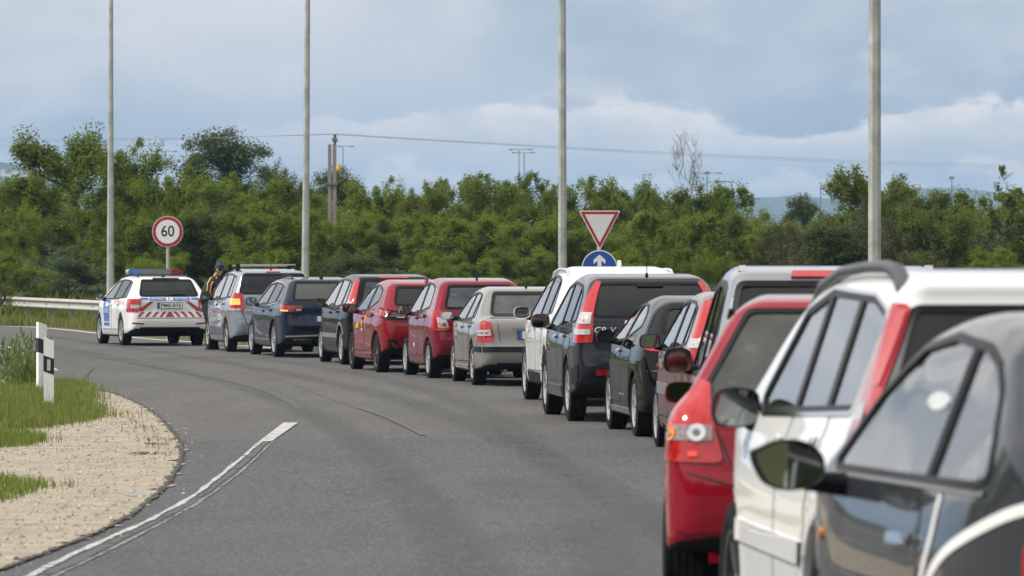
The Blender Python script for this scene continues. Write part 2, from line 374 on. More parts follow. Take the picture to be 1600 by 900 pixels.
def surface_nets(f, lo, hi, h):
    ax = [np.arange(lo[i], hi[i] + h, h) for i in range(3)]
    X, Y, Z = np.meshgrid(*ax, indexing='ij')
    F = f(np.c_[X.ravel(), Y.ravel(), Z.ravel()]).reshape(X.shape)
    s = F < 0; nx, ny, nz = F.shape
    acc = np.zeros((nx - 1, ny - 1, nz - 1, 3)); cnt = np.zeros((nx - 1, ny - 1, nz - 1))
    for d in range(3):
        sl0 = [slice(None)] * 3; sl1 = [slice(None)] * 3; sl0[d] = slice(0, -1); sl1[d] = slice(1, None)
        a, b = F[tuple(sl0)], F[tuple(sl1)]; cr = (a < 0) != (b < 0)
        t = np.where(cr, a / np.where(cr, a - b, 1), 0)
        o = [k for k in range(3) if k != d]
        for e0 in (0, 1):
            for e1 in (0, 1):
                sl = [slice(None)] * 3
                for k, e in zip(o, (e0, e1)): sl[k] = slice(e, F.shape[k] - 1 + e)
                c = cr[tuple(sl)]; tt = t[tuple(sl)]
                cnt += c; acc[..., d] += c * tt; acc[..., o[0]] += c * e0; acc[..., o[1]] += c * e1
    act = cnt > 0; ids = np.full(act.shape, -1); ids[act] = np.arange(act.sum())
    base = np.stack(np.meshgrid(*[np.arange(k) for k in act.shape], indexing='ij'), -1)
    V = np.array(lo) + h * (base[act] + acc[act] / cnt[act][:, None])
    Q = []
    for d in range(3):
        sl0 = [slice(1, -1)] * 3; sl1 = [slice(1, -1)] * 3; sl0[d] = slice(0, -1); sl1[d] = slice(1, None)
        a, b = s[tuple(sl0)], s[tuple(sl1)]; I = np.argwhere(a != b); fl = a[a != b]
        o = [k for k in range(3) if k != d]
        if d == 1: o = o[::-1]
        I = I + np.array([0 if k == d else 1 for k in range(3)])
        def cell(e0, e1):
            J = I.copy(); J[:, o[0]] -= e0; J[:, o[1]] -= e1; return ids[J[:, 0], J[:, 1], J[:, 2]]
        q = np.stack([cell(1, 1), cell(0, 1), cell(0, 0), cell(1, 0)], 1)
        q[~fl] = q[~fl][:, ::-1]; Q.append(q)
    return V, np.vstack(Q)

def text_mesh(body, size, bold=0.):
    cu = bpy.data.curves.new('lettering', 'FONT'); cu.body = body; cu.size = size; cu.offset = bold; cu.align_x = 'CENTER'; cu.align_y = 'CENTER'
    o = bpy.data.objects.new('lettering', cu); COL.objects.link(o)
    dg = bpy.context.evaluated_depsgraph_get(); me = bpy.data.meshes.new_from_object(o.evaluated_get(dg))
    v = np.array([tuple(p.co)[:2] for p in me.vertices]); f = [list(p.vertices) for p in me.polygons]
    bpy.data.objects.remove(o); bpy.data.curves.remove(cu); bpy.data.meshes.remove(me)
    return v, f

WHEELS = {}
def wheel_meshes(R, w, style, rim, ratio):
    key = (R, w, style, rim, ratio)
    if key in WHEELS: return WHEELS[key]
    r = R * ratio; hw = w / 2
    b = MB()
    prof = [(r, -hw * .80), (r + .03, -hw * .95), (R - .045, -hw), (R - .012, -hw * .88)]
    for k in range(5):
        c = -hw * .72 + k * hw * .36; prof += [(R, c - .055 * w), (R, c + .055 * w), (R - .008, c + .06 * w), (R - .008, c + .30 * hw - .055 * w)]
    prof = prof[:-2] + [(R - .012, hw * .88), (R - .045, hw), (r + .03, hw * .95), (r, hw * .80)]
    b.lathe(prof, 40); ty = b.build('tyre', M['rubber'], None, 35)
    b = MB(); b.lathe([(.0, hw * .30), (r * .96, hw * .30), (r * .96, -hw * .8), (r, -hw * .8)], 28); b.lathe([(.0, hw * .36), (r * .62, hw * .36), (r * .62, hw * .31)], 24, mi=1)
    wh = b.build('wheel', [M['hole'], M['grey']], None, 30)
    b = MB(); b.lathe([(r * .90, hw * .40), (r * .93, hw * .84), (r * 1.02, hw * .90), (r * 1.03, hw * .82)], 40)
    ns, ww, dbl = {'five': (5, .20, 0), 'ten': (10, .085, 0), 'twin': (5, .085, 1), 'seven': (7, .15, 0), 'cover': (9, .20, 0), 'six': (6, .17, 0)}[style]
    for k in range(ns):
        for sgn in ((-1, 1) if dbl else (0,)):
            a = 2 * PI * k / ns + sgn * .17; ca, sa = math.cos(a), math.sin(a)
            pr = []
            for (q, yy, wd) in ((.16, .66, ww * .75), (.55, .76, ww * .85), (.95, .78, ww * 1.15)):
                for tt in (-1, 1):
                    pr.append((r * (q * ca - tt * wd * .5 * sa), hw * yy, r * (q * sa + tt * wd * .5 * ca)))
                    pr.append((r * (q * ca - tt * wd * .62 * sa), hw * (yy - .3), r * (q * sa + tt * wd * .62 * ca)))
            f = []
            for j in (0, 4): f += [[j, j + 2, j + 6, j + 4], [j + 1, j, j + 4, j + 5], [j + 2, j + 3, j + 7, j + 6]]
            b.add(pr, f)
    b.lathe([(0, hw * .80), (r * .13, hw * .78), (r * .22, hw * .66), (r * .22, hw * .35)], 20)
    ri = b.build('rim', M[rim], None, 30)
    b = MB(); b.lathe([(0, hw * .86), (r * .09, hw * .85), (r * .11, hw * .77)], 16); hc = b.build('hub_cap', M['grey'], None, 30)
    out = []
    for o in (wh, ty, ri, hc): out.append(o.data); bpy.data.objects.remove(o)
    WHEELS[key] = out; return out
SEATS = {}
def seat_mesh(kind):
    if kind in SEATS: return SEATS[kind]
    b = MB(); w = .50 if kind == 'front_seat' else 1.24
    b.box((.0, 0, .10), (.52, w, .16), ry=-.08); b.box((-.30, 0, .42), (.14, w * .94, .62), ry=-.30, taper=.86)
    if kind == 'front_seat': b.box((-.42, 0, .82), (.09, .27, .18), ry=-.2, taper=.85); b.tube([(-.40, .06, .68), (-.42, .06, .78)], .01, 5); b.tube([(-.40, -.06, .68), (-.42, -.06, .78)], .01, 5)
    else:
        for y in (-.40, .40): b.box((-.42, y, .79), (.08, .26, .15), ry=-.2, taper=.85)
    o = b.build(kind, M['seat'], None, 50); me = o.data; bpy.data.objects.remove(o)
    bm = bmesh.new(); bm.from_mesh(me); bmesh.ops.bevel(bm, geom=bm.edges[:], offset=.03, segments=2, affect='EDGES'); bm.to_mesh(me); bm.free()
    SEATS[kind] = me; return me

class Car:
    """A car, built from its side outline, plan outline and cross-section; x forward from the rear bumper, y left, z up."""
    def __init__(c, name, label, cat, L, Wd, H, wb, ro, R, prof, paint_m, belt=.95, roofw=.70, plan=None, wsec=None, h=.03, kr=.11, arch=.055,
                 clad=.0, interior=True, tw=.205, flare=.016, group='cars queuing along the edge of the road'):
        c.L, c.W, c.H, c.wb, c.ro, c.R, c.hw = L, Wd, H, wb, ro, R, Wd / 2
        c.paint = paint_m; c.belt = belt
        hw = c.hw; c.tw = tw
        c.root = tag(empty(name), label, cat, group)
        pr = chaikin(prof, 3); G1 = Grid2(pr, (-.3, -.05), (L + .3, H + .3), .02)
        plan = plan or [(0, .66), (.05, .86), (.22, .955), (.8, 1.0), (L * .6, 1.0), (L - .95, .97), (L - .4, .86), (L - .08, .62), (L, .3)]
        pp = np.array(plan, float); pp[:, 1] *= hw; pp = np.vstack([pp, (pp * (1, -1))[::-1]])
        G2 = Grid2(chaikin(pp, 2), (-.3, -hw - .3), (L + .3, hw + .3), .02)
        wsec = wsec or [(.15, .90), (.30, .965), (.36, .985), (.55, .985), (belt - .20, 1.003), (belt - .165, .992), (belt - .03, .952), (belt + .02, .925), (H, roofw)]
        wz = np.array([q[0] for q in wsec]); wf = np.array([q[1] for q in wsec]) * hw
        zz = np.arange(0, H + .2, .01); ww = np.interp(zz, wz, wf); ker = np.ones(3) / 3; ww = np.convolve(np.pad(ww, 1, 'edge'), ker, 'valid')
        c.wheels = (ro, ro + wb); Ra = R + arch; c.Ra = Ra
        def f(P):
            x, y, z = P[:, 0], P[:, 1], P[:, 2]; ay = np.abs(y)
            d1 = G1(x, z); d2 = G2(x, y); w = np.interp(z, zz, ww)
            for xw in c.wheels:
                r = np.hypot(x - xw, z - R); w = w + flare * np.exp(-((r - Ra - .02) / .075) ** 2)
            a = rmax(d2, (ay - w) * .97, .05)
            d = rmax(a, d1, np.interp(z, (.45, .8, 1.15), (.045, .07, kr)))
            for xw in c.wheels:
                d = np.maximum(d, np.minimum(Ra - np.hypot(x - xw, z - R), ay - (hw - .30)))
            return d
        c.f = f
        V, Q = surface_nets(f, (-.08, -hw - .10, .06), (L + .1, hw + .10, H + .10), h)
        for _ in range(3):
            g, d = c.grad(V), f(V); n2 = np.sum(g * g, 1) + 1e-6
            V = V - np.clip(d / n2, -h, h)[:, None] * g
        c.V, c.Q = V, Q; c.cent = V[Q].mean(1); c.keep = np.ones(len(Q), bool); c.idx = np.zeros(len(Q), int)
        g = c.grad(c.cent); g /= np.linalg.norm(g, axis=1)[:, None] + 1e-9; c.fn = g
        ct = c.cent
        for xw in c.wheels: c.idx[(np.hypot(ct[:, 0] - xw, ct[:, 2] - R) < Ra - .012) & (np.abs(ct[:, 1]) < hw + .1) & (np.hypot(g[:, 0], g[:, 2]) > -1) & (ct[:, 2] < R + Ra + .0)] = 2
        c.idx[(g[:, 2] < -.55) & (ct[:, 2] < .45)] = 2
        if clad: c.idx[ct[:, 2] < clad] = 2
        c.has_int = interior; c.cuts = []
    def grad(c, P):
        e = .006; g = np.empty_like(P)
        for k in range(3):
            d = np.zeros(3); d[k] = e; g[:, k] = (c.f(P + d) - c.f(P - d)) / (2 * e)
        return g
    # --- projection of 2D outlines on to the body
    def proj(c, uv, mode, axis=None):
        uv = np.asarray(uv, float); n = len(uv); hw = c.hw
        if mode == 'side': o = np.c_[uv[:, 0], np.full(n, hw + .14), uv[:, 1]]; d = np.tile((0, -1., 0), (n, 1)); T = hw + .05
        elif mode == 'rear': o = np.c_[np.full(n, -.35), uv]; d = np.tile((1., 0, 0), (n, 1)); T = 2.4
        elif mode == 'front': o = np.c_[np.full(n, c.L + .35), uv]; d = np.tile((-1., 0, 0), (n, 1)); T = 2.9
        elif mode == 'top': o = np.c_[uv, np.full(n, c.H + .3)]; d = np.tile((0, 0, -1.), (n, 1)); T = c.H
        else:
            th = np.radians(uv[:, 0]); ax, ay = axis
            d = -np.c_[-np.cos(th), np.sin(th), np.zeros(n)]; o = np.c_[np.full(n, ax), np.full(n, ay), uv[:, 1]] - d * 1.3; T = 1.3
        # march in to the first surface, then bisect
        t = np.zeros(n); st = .02; live = np.ones(n, bool)
        for _ in range(int(T / st)):
            ins = c.f(o + d * t[:, None]) < 0; live &= ~ins
            if not live.any(): break
            t[live] += st
        lo, hi = np.maximum(t - st, 0), t
        for _ in range(12):
            m_ = (lo + hi) / 2; ins = c.f(o + d * m_[:, None]) < 0; hi = np.where(ins, m_, hi); lo = np.where(ins, lo, m_)
        P = o + d * hi[:, None]; g = c.grad(P); g /= np.linalg.norm(g, axis=1)[:, None] + 1e-9
        # near arches and edges keep the normal on the viewer's side
        bad = np.sum(g * d, 1) > -.15; g[bad] = -d[bad]
        return P, g
    def place(c, name, V, F, m, parent, flip, smooth=40, idx=None):
        V = np.asarray(V, float).copy()
        if flip: V[:, 1] *= -1; F = [q[::-1] for q in F]
        V[:, 0] -= c.ro
        return mesh(name, V, F, m, parent or c.root, smooth, idx)
    def panel(c, name, poly, mode, m, off=.004, parent=None, flip=False, ds=.06, axis=None, round_=0, smooth=40, depth=.006):
        if isinstance(m, str): m = M[m]
        p = np.asarray(poly, float)
        sc = np.array((1, 1.)) if mode != 'corner' else np.array((.6 * PI / 180, 1.))
        if round_: p = roundc(p * sc, round_) / sc
        pts, tri, nb = fill2d(p * sc, ds); pts = pts / sc
        P, g = c.proj(pts, mode, axis)
        top = P + g * off; sk = P[:nb] - g[:nb] * depth
        F = []
        for t in tri:
            a, b, d = top[t[0]], top[t[1]], top[t[2]]
            F.append(t if np.dot(np.cross(b - a, d - a), g[t[0]]) > 0 else t[::-1])
        # outline direction
        n0 = len(top); order = list(range(nb)); edges = set()
        for t in F:
            for i in range(3): edges.add((t[i], t[(i + 1) % 3]))
        for i in range(nb):
            j = (i + 1) % nb
            F.append([j, i, n0 + i, n0 + j] if (i, j) in edges else [i, j, n0 + j, n0 + i])
        return c.place(name, np.vstack([top, sk]), F, m, parent, flip, smooth)
    def ribbon(c, name, pts, width, mode, m, off=.003, parent=None, flip=False, closed=False, ds=.06, axis=None, inw=None, depth=.006):
        """band along a 2D line; for a closed line inw = how far inside, width-inw outside"""
        if isinstance(m, str): m = M[m]
        p = np.asarray(pts, float)
        if closed:
            if area(p) < 0: p = p[::-1]
            p = resample(p, ds); i_ = width / 2 if inw is None else inw
            A, B = inset(p, i_), inset(p, i_ - width)
        else:
            p = resample(p, ds, False); t = np.gradient(p, axis=0); t /= np.linalg.norm(t, axis=1)[:, None] + 1e-9; nn = np.c_[-t[:, 1], t[:, 0]]
            A, B = p + nn * width / 2, p - nn * width / 2
        n = len(A); PA, gA = c.proj(A, mode, axis); PB, gB = c.proj(B, mode, axis)
        V = np.vstack([PA + gA * off, PB + gB * off, PA - gA * depth, PB - gB * depth]); F = []
        for i in range(n if closed else n - 1):
            j = (i + 1) % n
            F += [[i, j, n + j, n + i], [2 * n + j, 2 * n + i, i, j][::-1] if 0 else [2 * n + i, 2 * n + j, j, i], [n + i, n + j, 3 * n + j, 3 * n + i]]
        if len(F):
            a = V[F[0]]; 
            if np.dot(np.cross(a[1] - a[0], a[2] - a[0]), gA[0]) < 0: F = [q[::-1] for q in F]
        return c.place(name, V, F, m, parent, flip, 45)
    def text(c, name, body, size, u, v, mode, m, off=.006, parent=None, flip=False, sx=1.0, slant=0., stack=False):
        if isinstance(m, str): m = M[m]
        tv, tf = text_mesh(body, size); tv[:, 0] *= sx; tv[:, 0] += slant * tv[:, 1]
        if mode == 'side' and stack: tv = np.c_[-tv[:, 1], tv[:, 0]]
        uv = np.c_[u - tv[:, 0], v + tv[:, 1]]
        P, g = c.proj(uv, mode)
        return c.place(name, P + g * off, tf, m, parent, flip, None)
    # --- openings
    def cut(c, poly, mode):
        p = np.asarray(poly, float); ct = c.cent
        if mode == 'side':
            k = inpoly(ct[:, [0, 2]], p) & (np.abs(ct[:, 1]) > c.hw * .45)
        elif mode == 'rear': k = inpoly(ct[:, 1:], p) & (ct[:, 0] < 1.3)
        else: k = inpoly(ct[:, 1:], p) & (ct[:, 0] > c.L * .52)
        c.keep &= ~k; c.cuts.append((p, mode, k))
    def windows(c, dlo, pillars=(), g='glass', gr=None, chrome=None, trim=.028, pill_m='trim', pw=.07, rails=True):
        """side glass; pillars = list of (x_bottom, x_top, width)"""
        dlo = np.asarray(dlo, float)
        if area(dlo) < 0: dlo = dlo[::-1]
        c.cut(dlo, 'side'); z0, z1 = dlo[:, 1].min() - .05, dlo[:, 1].max() + .05
        xs = sorted(pillars, reverse=True); bounds = [(9, 9)] + [(a, b) for a, b, _ in xs] + [(-9, -9)]
        for fl in (False, True):
            for k in range(len(bounds) - 1):
                q = dlo
                if k > 0: q = clip(q, (bounds[k][0], z0), (bounds[k][1], z1))
                if k < len(bounds) - 2: q = clip(q, (bounds[k + 1][1], z1), (bounds[k + 1][0], z0))
                if len(q) < 3: continue
                gg = M[gr] if (gr and k >= len(bounds) - 2 - (1 if len(xs) > 1 else 0)) else M[g]
                c.panel('side_window', q, 'side', gg, -.004, flip=fl, ds=.09, depth=-.003)
            for a, b, w in xs:
                q = clip(clip(dlo, (a + w / 2, z0), (b + w / 2, z1)), (b - w / 2, z1), (a - w / 2, z0))
                if len(q) >= 3: c.panel('window_pillar', q, 'side', M[pill_m], .004, flip=fl, ds=.08, depth=.02)
            c.ribbon('window_surround', dlo, trim, 'side', M['trim'], .005, flip=fl, closed=True, inw=trim - .010, depth=.02)
            if chrome: c.ribbon('window_brightwork', inset(dlo, -.018), .016, 'side', M['chrome'], .009, flip=fl, closed=True)
    def endglass(c, poly, mode, g, trim=.05, name='rear_window', round_=1, out=.010):
        p = roundc(poly, .06 * round_); trim *= .75
        c.cut(p, mode)
        o = c.panel(name, p, mode, M[g], -.003, ds=.09, depth=-.002)
        c.ribbon(name + '_surround', p, trim, mode, M['trim'], .004, closed=True, inw=trim - out, depth=.02)
        return o
    def light(c, name, poly, m, axis, off=.010, subs=(), ds=.05, both=True, round_=.03, mode='corner'):
        """tail lamp wrapped round the rear corner, with differently coloured fields"""
        for fl in ((False, True) if both else (False,)):
            o = c.panel(name, poly, mode, m, off, flip=fl, ds=ds, axis=axis, round_=round_)
            for (nm, sp, sm) in subs: c.panel(nm, sp, mode, sm, off + .005, parent=o, flip=fl, ds=ds, axis=axis, round_=.010, depth=-off)
    def door(c, name, poly, handle=None, hm=None, seam=True, round_=.07):
        for fl in (False, True):
            o = c.panel(name, poly, 'side', c.paint, .003, flip=fl, ds=.10, round_=round_, smooth=50)
            if seam: c.ribbon('door_seam', roundc(poly, round_), .014, 'side', M['ink'], .0012, parent=o, flip=fl, closed=True, inw=-.001)
            if handle:
                x, z = handle
                c.panel('handle', [(x - .11, z - .016), (x + .11, z - .020), (x + .11, z + .014), (x - .11, z + .018)], 'side', hm or c.paint, .032, parent=o, flip=fl, ds=.04, round_=.02, depth=-.012)
    def plate(c, z, y=0, w=.52, h=.11, text=None, band=True, frame=True):
        P, g = c.proj([(y, z)], 'rear'); x = P[0, 0] - .012 - c.ro
        b = MB(); b.box((x, y, z), (.012, w + .02, h + .02)); o = b.build('number_plate', M['black'], c.root)
        b = MB(); b.box((x - .0075, y, z), (.004, w, h)); b.build('plate_face', M['white'], o)
        if band: b = MB(); b.box((x - .0105, y + w / 2 - .022, z), (.004, .044, h - .002)); b.build('plate_band', M['euro'], o)
        if text:
            tv, tf = text_mesh(text, .105, .0012); k = (w - .09) / (tv[:, 0].max() - tv[:, 0].min()); 
            V = [(x - .0108, y - .022 - p[0] * k, z + p[1] * .98) for p in tv]; mesh('plate_lettering', V, tf, M['ink'], o)
        return o
    def mirrors(c, x, z, m, w=.21, h=.15, gap=.05, foot='trim', shape=None, glassm='mirror', lower=.02):
        """door mirrors: cap tapering forward, glass facing back, arm"""
        base = shape or [(-.5, -.42), (.34, -.5), (.5, -.2), (.46, .34), (.2, .5), (-.42, .46), (-.5, .1)]
        out = chaikin(base, 2)
        for fl in (False, True):
            s = -1 if fl else 1
            P, _ = c.proj([(x, z)], 'side'); y0 = P[0, 1] + gap + w / 2
            V = []; F = []; n = len(out)
            rings = [(.004, .90), (-.006, .985), (.02, 1.0), (.07, .97), (.11, .84), (.14, .60), (.152, .25)]
            for dx, k in rings:
                for u, v in out: V.append((x - c.ro + dx, s * (y0 + u * w * k - (1 - k) * w * .12), z + v * h * k + lower * (1 - k)))
            for r_ in range(len(rings) - 1):
                for i in range(n): F.append([r_ * n + i, r_ * n + (i + 1) % n, (r_ + 1) * n + (i + 1) % n, (r_ + 1) * n + i])
            F.append([(len(rings) - 1) * n + i for i in range(n)])
            if not fl: F = [q[::-1] for q in F]
            o = mesh('wing_mirror', V, F, m, c.root, 40)
            gv = [(x - c.ro + .002, s * (y0 + u * w * .90), z + v * h * .90) for u, v in out]
            # the glass is toed in a little towards the driver
            gv = [(p[0] + .03 * (abs(p[1]) - y0), p[1], p[2]) for p in gv]
            mesh('mirror_glass', gv, [list(range(n))], M[glassm], o)
            b = MB(); b.tube([(x - c.ro + .06, s * (P[0, 1] - .03), z - h * .42), (x - c.ro + .06, s * (y0 - w * .25), z - h * .32)], [.045, .032], 8); b.build('mirror_arm', M[foot], o, 60)
    def finish(c, pose, ws='five', rim='alloy', ratio=.66, seat_x=None, floor=.30, wheel_right=True):
        kept = np.unique(c.Q[c.keep])
        for p, mode, k in c.cuts:          # draw the ragged edge of each opening on to its outline
            e = np.intersect1d(np.unique(c.Q[k]), kept)
            if not len(e): continue
            ij = [0, 2] if mode == 'side' else [1, 2]; d = resample(p, .008); q = c.V[e][:, ij]
            uv = d[np.argmin(np.hypot(q[:, None, 0] - d[None, :, 0], q[:, None, 1] - d[None, :, 1]), 1)]
            if mode == 'side':
                P, _ = c.proj(uv, 'side'); P[:, 1] *= np.sign(c.V[e][:, 1])
            else: P, _ = c.proj(uv, mode)
            c.V[e] = P
        c.V[:, 0] -= c.ro
        Q = c.Q[c.keep]; used = np.unique(Q); mp = np.full(len(c.V), -1); mp[used] = np.arange(len(used))
        o = mesh('body', c.V[used], mp[Q], [c.paint, M['inside'], M['black'], M['inside']], c.root, 42, c.idx[c.keep])
        md = o.modifiers.new('shell', 'SOLIDIFY'); md.thickness = .022; md.offset = -1; md.material_offset = 1; md.material_offset_rim = 1
        wm = wheel_meshes(c.R, c.tw, ws, rim, ratio)
        for i, xw in enumerate(c.wheels):
            for s in (1, -1):
                y = s * (c.hw - .025 - c.tw / 2)
                w = bpy.data.objects.new('wheel', wm[0]); COL.objects.link(w); w.parent = c.root; w.location = (xw - c.ro, y, c.R)
                w.rotation_euler = (0, random.uniform(0, 1.2), 0 if s > 0 else PI)
                for nm, me in zip(('tyre', 'rim', 'hub_cap'), wm[1:]):
                    q = bpy.data.objects.new(nm, me); COL.objects.link(q); q.parent = w
        if c.has_int:
            sx = seat_x if seat_x is not None else c.ro + c.wb * .52
            for y in (.36, -.36):
                q = bpy.data.objects.new('front_seat', seat_mesh('front_seat')); COL.objects.link(q); q.parent = c.root; q.location = (sx - c.ro, y, floor + .08)
            q = bpy.data.objects.new('rear_seat', seat_mesh('rear_seat')); COL.objects.link(q); q.parent = c.root; q.location = (sx - c.ro - .85, 0, floor + .10)
            b = MB(); b.box((sx - c.ro + .95, 0, c.belt - .17), (.42, c.W * .80, .24), taper=.8); b.build('dashboard', M['inside'], c.root)
            b = MB(); ring = [(0, .185 * math.cos(a), .185 * math.sin(a)) for a in np.linspace(0, 2 * PI, 25)]
            b.tube(ring, .014, 6, cap=False); b.tube([(0, -.17, 0), (0, .17, 0)], .016, 6); b.tube([(0, 0, 0), (.25, 0, -.08)], .03, 6)
            q = b.build('steering_wheel', M['black'], c.root, 60); q.location = (sx - c.ro + .60, .36, c.belt - .03); q.rotation_euler = (0, .42, 0)
        px, d, pxf = pose
        # rear-left wheel seen at column px, distance d; front-left at pxf
        dd = d + c.wb * .985
        xr, xf = (px - 800) * d / FPX, (pxf - 800) * dd / FPX
        ang = math.atan2(xr - xf, c.wb); rz = PI / 2 + ang
        left = Vector((-math.sin(rz), math.cos(rz), 0)); fw = Vector((math.cos(rz), math.sin(rz), 0))
        loc = Vector((xr, d, 0)) - left * (c.hw - .03)
        z0 = float(gz(loc.y)); z1 = float(gz(loc.y + c.wb)); loc.z = z0 + .004
        c.root.location = loc; c.root.rotation_euler = (0, -math.atan2(z1 - z0, c.wb), rz)
        c.root.rotation_mode = 'XYZ'
        return c
def outline(L, H, tail, gtop, gbase, roof, wtop, wbase, nose=.70, hood=.92, bz=.28, under=.19, bump=.0):
    """closed side outline. tail: list of (x,z) up the back; gbase/gtop: foot and head of the rear glass; roof: list of (x,z)"""
    p = list(tail) + [gbase, gtop] + list(roof) + [wtop, wbase]
    x0 = wbase[0]
    p += [(x0 + .05, wbase[1] - .01), (x0 + (L - x0) * .5, hood), (L - .16, nose + .06), (L - .04, nose - .10), (L, .46), (L - .05, bz), (L - .3, under), (L - 1.2, under - .01), (1.1, under - .01), (.45, bz - .03)]
    return p
# ------------------------------------------------------------------ the queue, far to near
def bar(xs, zs): return list(zip(xs, zs))
P_WHITE = paint('white_paint', (.74, .74, .73), rough=.3, dust=.10)
P_SILVER = paint('silver_blue_paint', (.30, .33, .38), .6, .35, .10)
P_NAVY = paint('navy_paint', (.007, .015, .034), .35, .3, .03, .8)
P_BLACK = paint('black_paint', (.003, .003, .004), .0, .2, .012, .75)
P_RED = paint('bright_red_paint', (.22, .005, .012), .15, .3, .05)
P_CRIMSON = paint('crimson_paint', (.17, .004, .018), .2, .3, .05)
P_BEIGE = paint('beige_paint', (.27, .258, .238), .55, .35, .08)
P_GRAPH = paint('graphite_paint', (.019, .021, .031), .5, .3, .03, .8)
P_WINE = paint('wine_red_paint', (.12, .010, .016), .3, .32, .10)
P_SILVER2 = paint('silver_paint', (.27, .29, .315), .5, .3, .08)
P_RED2 = paint('cherry_red_paint', (.25, .003, .015), .15, .28, .03)
P_CREAM = paint('warm_white_paint', (.74, .74, .73), .0, .3, .04)
P_DARK = paint('charcoal_paint', (.050, .056, .064), .45, .28, .04)
M['police_blue'] = mat('police_blue', (.025, .12, .47), .35, coat=.6)
M['police_red'] = mat('hazard_red', (.33, .025, .03), .4, coat=.3)
M['blue_lens'] = mat('blue_lens', (.04, .19, .50), .15, coat=1.)
M['bar_grey'] = mat('grey_lens', (.13, .135, .15), .2, coat=.6)
M['yellow'] = mat('yellow_sticker', (.80, .52, .03), .5)
M['sticker_blue'] = mat('blue_sticker', (.10, .16, .55), .5)
M['sticker_orange'] = mat('orange_sticker', (.70, .28, .03), .5)
def CK(p, n=2): return roundc(p, .06 if n == 1 else .09)
def exhaust(c, x, y, z):
    b = MB(); b.tube([(x - c.ro, y, z), (x - c.ro + .35, y, z)], .028, 10); b.build('exhaust_pipe', M['grey'], c.root, 40)
def wiper(c, y0, z0, y1, z1):
    P, g = c.proj([(y0, z0), ((y0 + y1) / 2, (z0 + z1) / 2 + .02), (y1, z1)], 'rear'); P = P + g * .018; P[:, 0] -= c.ro
    b = MB(); b.tube(P, [.018, .012, .008], 6); b.build('rear_wiper', M['trim'], c.root, 60)
def antenna(c, x, y, hgt, lean=.35, fin=False, m=None):
    P, _ = c.proj([(x, y)], 'top'); p = Vector(P[0]); p.x -= c.ro; b = MB()
    if fin: b.prism([(p.x - .06, p.z - .01), (p.x + .16, p.z - .01), (p.x + .02, p.z + hgt), (p.x - .03, p.z + hgt)], y - .022, y + .022, 'y')
    else: b.tube([p - Vector((0, 0, .01)), p + Vector((-.02, 0, .035))], [.024, .012], 8); b.tube([p + Vector((-.02, 0, .03)), p + Vector((-lean * hgt, 0, hgt))], [.006, .0035], 5)
    b.build('roof_antenna', m or M['black'], c.root, 40)
def roofrail(c, xs, y, m, hgt=.04, r=.017, arch=None):
    for s in (1, -1):
        P, _ = c.proj([(x, y) for x in xs], 'top'); n = len(P)
        pts = []
        for i, p in enumerate(P):
            k = min(1, 2.2 * min(i, n - 1 - i) / (n - 1) * 2)
            pts.append((p[0] - c.ro, s * p[1], p[2] - .012 + (hgt + .012) * (math.sin(k * PI / 2) ** .8)))
        b = MB(); b.tube(pts, r, 8); b.build('roof_rail', m, c.root, 60)

# 1. police estate ------------------------------------------------------------
L, H = 4.68, 1.475
pr = outline(L, H, [(.16, .30), (.03, .38), (-.005, .54), (.045, .66), (.055, .92)], (.46, 1.40), (.06, 1.0), [(.62, 1.455), (1.5, 1.49), (2.1, 1.48)], (2.75, 1.42), (3.55, 1.0))
c = Car('police_car', 'white police estate car with blue doors panel, chevrons and a roof light bar', 'police car', L, 1.81, H, 2.68, 1.05, .325, pr, P_WHITE, belt=.98, roofw=.66, h=.034)
dlo = CK([(.62, 1.03), (.74, 1.34), (1.1, 1.385), (1.9, 1.40), (2.5, 1.36), (3.25, .985), (3.2, .97), (1.9, .985)], 1)
c.windows(dlo, [(2.12, 2.02, .10), (1.18, 1.06, .08)], 'glass_mid', 'glass_dark')
c.endglass([(-.64, 1.05), (.64, 1.05), (.53, 1.40), (-.53, 1.40)], 'rear', 'glass_dark')
c.endglass([(-.62, 1.05), (.62, 1.05), (.52, 1.38), (-.52, 1.38)], 'front', 'glass', name='windscreen')
c.door('front_door', [(2.10, .34), (2.10, .97), (3.18, .96), (3.30, .80), (3.25, .34)], (2.28, .86))
c.door('rear_door', [(1.30, .36), (1.42, .70), (1.16, .97), (2.07, .97), (2.07, .34)], (1.42, .88))
ax = (.75, c.hw - .50)
c.light('tail_light', [(16, .99), (52, 1.0), (51, .72), (20, .72), (18, .80)], M['red_lens'], ax, subs=[('clear_lens', [(19, .87), (34, .88), (33, .80), (20, .80)], M['clear_lens'])])
c.plate(.855, text='PMB-876')
# livery
for fl in (False, True):
    o = c.panel('door_livery', [(2.35, .40), (2.30, .955), (3.10, .955), (3.02, .40)], 'side', 'police_blue', .0055, flip=fl, ds=.09)
    c.text('door_lettering', 'RENDŐRSÉG', .125, 2.68, .72, 'side', 'white', .010, parent=o, flip=fl, sx=.82)
    c.panel('door_crest', [(2.55, .82), (2.80, .82), (2.74, .92), (2.62, .92)], 'side', 'white', .009, parent=o, flip=fl, ds=.06, round_=.025)
    c.panel('door_livery_band', [(2.36, .475), (2.36, .49), (3.03, .49), (3.03, .475)], 'side', 'white', .009, parent=o, flip=fl, ds=.08)
    o = c.panel('wing_livery', [(.42, .88), (.50, .985), (2.1, .965), (2.1, .88)], 'side', 'white', .0055, flip=fl, ds=.1)
    for k in range(8):
        x = .66 + k * .15; c.panel('hazard_stripe', [(x, .885), (x + .055, .885), (x + .13, .96), (x + .075, .96)], 'side', 'police_red', .009, parent=o, flip=fl, ds=.08)
